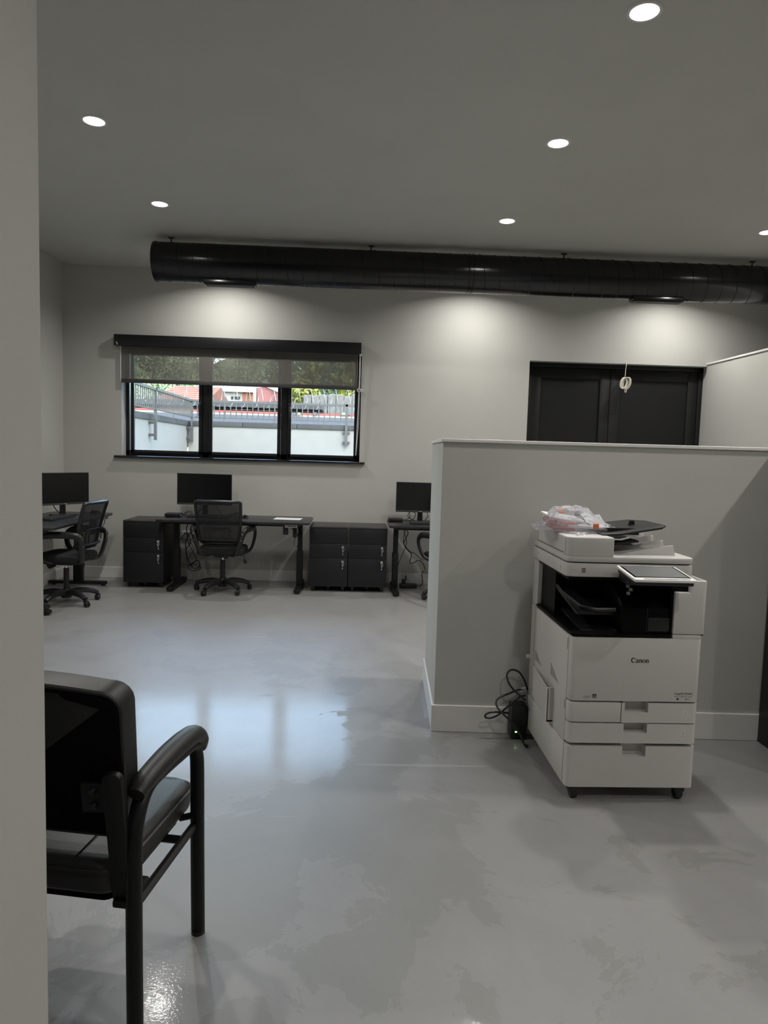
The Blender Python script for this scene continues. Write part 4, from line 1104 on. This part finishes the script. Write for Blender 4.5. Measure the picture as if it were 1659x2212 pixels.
# plastic bag of manuals lying on the feeder
bg_ = thing('plastic_bag', 'clear crumpled plastic bag of manuals and packing tape on top of the copier', 'bag', (1.055, 3.32, 1.157))
rnd = random.Random(11)
fb = B(); bmesh.ops.create_icosphere(fb.bm, subdivisions=4, radius=1)
from mathutils import noise as mnoise
def bag_top(x):      # height of the film along its length
    return .070*math.exp(-((x+.08)/.09)**2)+.058*math.exp(-((x-.04)/.10)**2)+.02
for v in fb.bm.verts:
    p = v.co.copy()
    x = p.x*.196-.004; y = p.y*.155
    edge = math.sqrt(min(1, p.x*p.x+p.y*p.y))
    n1 = mnoise.noise(Vector((p.x*3.2, p.y*3.2, p.z*3.2))); n2 = mnoise.noise(p*9); n3 = mnoise.noise(p*19)
    z = max(0, p.z)*bag_top(x)*(1.08+.16*n1)+.012*n2*(p.z > -.2)+.004*n3
    if p.z > 0: z += .02*abs(n1)
    x *= 1+.10*n1+.05*n2; y *= 1+.10*n2
    v.co = Vector((x, y, max(.004, z)))
obj('film', fb, 'bag', bg_, smooth=False)
fl = B()                                      # loose flap hanging over the front edge of the feeder
fl.quad((-.10, -.12, .006), (.02, -.15, .010), (-.02, -.205, -.004), (-.06, -.20, .012))
fl.quad((-.06, -.20, .012), (-.02, -.205, -.004), (-.045, -.245, -.030), (-.065, -.235, .004))
fl.quad((-.145, -.06, .008), (-.10, -.12, .006), (-.16, -.13, .012), (-.185, -.07, .02))
bmesh.ops.subdivide_edges(fl.bm, edges=fl.bm.edges[:], cuts=3, use_grid_fill=True)
for v in fl.bm.verts: v.co.z += .006*mnoise.noise(v.co*60)
obj('loose_flap', fl, 'bag', bg_)
kn = B()
for i in range(7):
    a = i*.9; kn.tube(smooth_path([(.0, -.02, .070), (.02*math.cos(a), -.02+.02*math.sin(a), .082+.002*i), (.032*math.cos(a+.6), -.02+.03*math.sin(a+.6), .088)], 3), [.007, .007, .006, .006, .005, .003, .002], 6, flat=(1.5, .3))
obj('knot', kn, 'bag', bg_)
def slabx(name, m, c, d, e):
    b = B(); b.X = Matrix.Translation(c)@Matrix.Rotation(e[2], 4, 'Z')@Matrix.Rotation(e[1], 4, 'Y')@Matrix.Rotation(e[0], 4, 'X')
    b.cbox((0, 0, 0), d, .002); return obj(name, b, m, bg_)
slabx('booklet', 'paper', (-.05, .02, .058), (.18, .14, .010), (.14, .12, .2))
slabx('booklet', 'paper', (.03, .0, .030), (.24, .19, .012), (.06, .05, -.15))
slabx('sleeve', 'pinkred', (-.078, -.02, .040), (.12, .13, .020), (.08, .10, .15))
slabx('packet', 'red', (-.085, -.045, .020), (.11, .10, .014), (.06, .06, .1))
slabx('tape_strip', 'orange', (-.075, -.02, .088), (.032, .020, .004), (.5, .1, .3))
slabx('tape_strip', 'orange', (.055, -.135, .034), (.026, .006, .026), (.25, 0, -.1))
slabx('folded_sheet', 'paper', (.10, .03, .04), (.11, .14, .004), (.3, .3, .1))
crump = B()
for i in range(16):
    x, y = rnd.uniform(-.14, .15), rnd.uniform(-.10, .08); z = bag_top(x)*.8*rnd.uniform(.55, 1)
    p = []
    a = rnd.uniform(0, PI)
    for k in range(5): p.append((x+(k-2)*.016*math.cos(a)+rnd.uniform(-.006, .006), y+(k-2)*.016*math.sin(a)+rnd.uniform(-.006, .006), z+rnd.uniform(-.007, .007)))
    crump.tube(smooth_path(p, 2), .0028, 4, flat=(1.6, .5))
obj('crease', crump, film('plastic crease', (.85, .85, .88), .30, ior=1.6, rough=.12), bg_)

# power unit and cables behind the copier
up = thing('power_unit', 'black upright power unit with a green light on the floor behind the copier', 'power unit', (.862, 3.612, 0))
obj('case', B().box(0, .083, 0, .088, .006, .185, .008), 'plastic', up)
obj('foot', B().box(.006, .077, .006, .082, 0, .008), 'plastic', up)
for x in (.021, .027): obj('led', B().box(x, x+.0045, -.0015, .0005, .040, .046), 'led', up)
Z6 = lambda l: [(1040+a/11.85, 1440+b_/11.85) for a, b_ in l]
cb = thing('looped_cables', 'thick black looping power cables with a white tag behind the copier', 'cables')
def cordpts(lst, ys):
    q = Z6(lst); n = len(q)
    return [tuple(at(x, y, ys[0]+(ys[1]-ys[0])*i/(n-1))) for i, (x, y) in enumerate(q)]
obj('cord', B().tube(smooth_path(cordpts([(1175, 600), (1140, 460), (1060, 270), (960, 140), (820, 80), (710, 110), (650, 210), (665, 330), (730, 470), (860, 630), (1000, 750), (1130, 860)], (3.66, 3.57))), .0052, 8), 'cable', cb)
obj('cord', B().tube(smooth_path(cordpts([(1150, 580), (960, 590), (700, 690), (500, 770), (400, 850), (375, 940), (420, 1060), (520, 1180), (700, 1350), (850, 1530), (970, 1720), (1060, 1900)], (3.64, 3.50))+[tuple(on(1133, 1609, 2, .008)), tuple(on(1140, 1611, 2, .008))]), .0052, 8), 'cable', cb)
obj('cord', B().tube(smooth_path(cordpts([(1130, 740), (1000, 765), (880, 850), (700, 1000), (540, 1140), (420, 1240), (260, 1310), (130, 1310), (90, 1265), (130, 1205), (270, 1165), (450, 1165), (700, 1190)], (3.60, 3.61))), .0052, 8), 'cable', cb)
tp = cordpts([(960, 590), (1150, 570)], (3.635, 3.635))
p0, p1 = Vector(tp[0]), Vector(tp[1])
b = B(); b.X = Matrix.Translation((p0+p1)/2)@Matrix.Rotation(math.radians(16), 4, 'Y').inverted()
b.cbox((0, -.006, 0), (.036, .003, .024), .001); tg = obj('tag', b, 'sticker', cb)
b = B(); b.X = Matrix.Translation((p0+p1)/2)@Matrix.Rotation(math.radians(16), 4, 'Y').inverted()
for i in range(4): b.box(-.006+i*.005, -.003+i*.005, -.0082, -.0076, -.006, .004)
obj('tag_print', b, 'ink_g', tg)

# ================================================================== black cabinet at the right edge
tb = thing('tall_cabinet', 'tall black cabinet cut off by the right edge of the picture, against the partition', 'cabinet', (2.214, 3.05, 0))
obj('body', B().box(0, .8, .02, .585, 0, 1.60, .004), 'black_metal', tb)
for x0, x1 in ((.004, .398), (.402, .796)):
    d = obj('door', B().box(x0, x1, 0, .02, .05, 1.59, .003), 'black_metal', tb)
    hx = x1-.03 if x0 < .2 else x0+.03
    obj('handle', B().box(hx-.008, hx+.008, -.02, .0, .75, .9, .003), 'chrome', d)
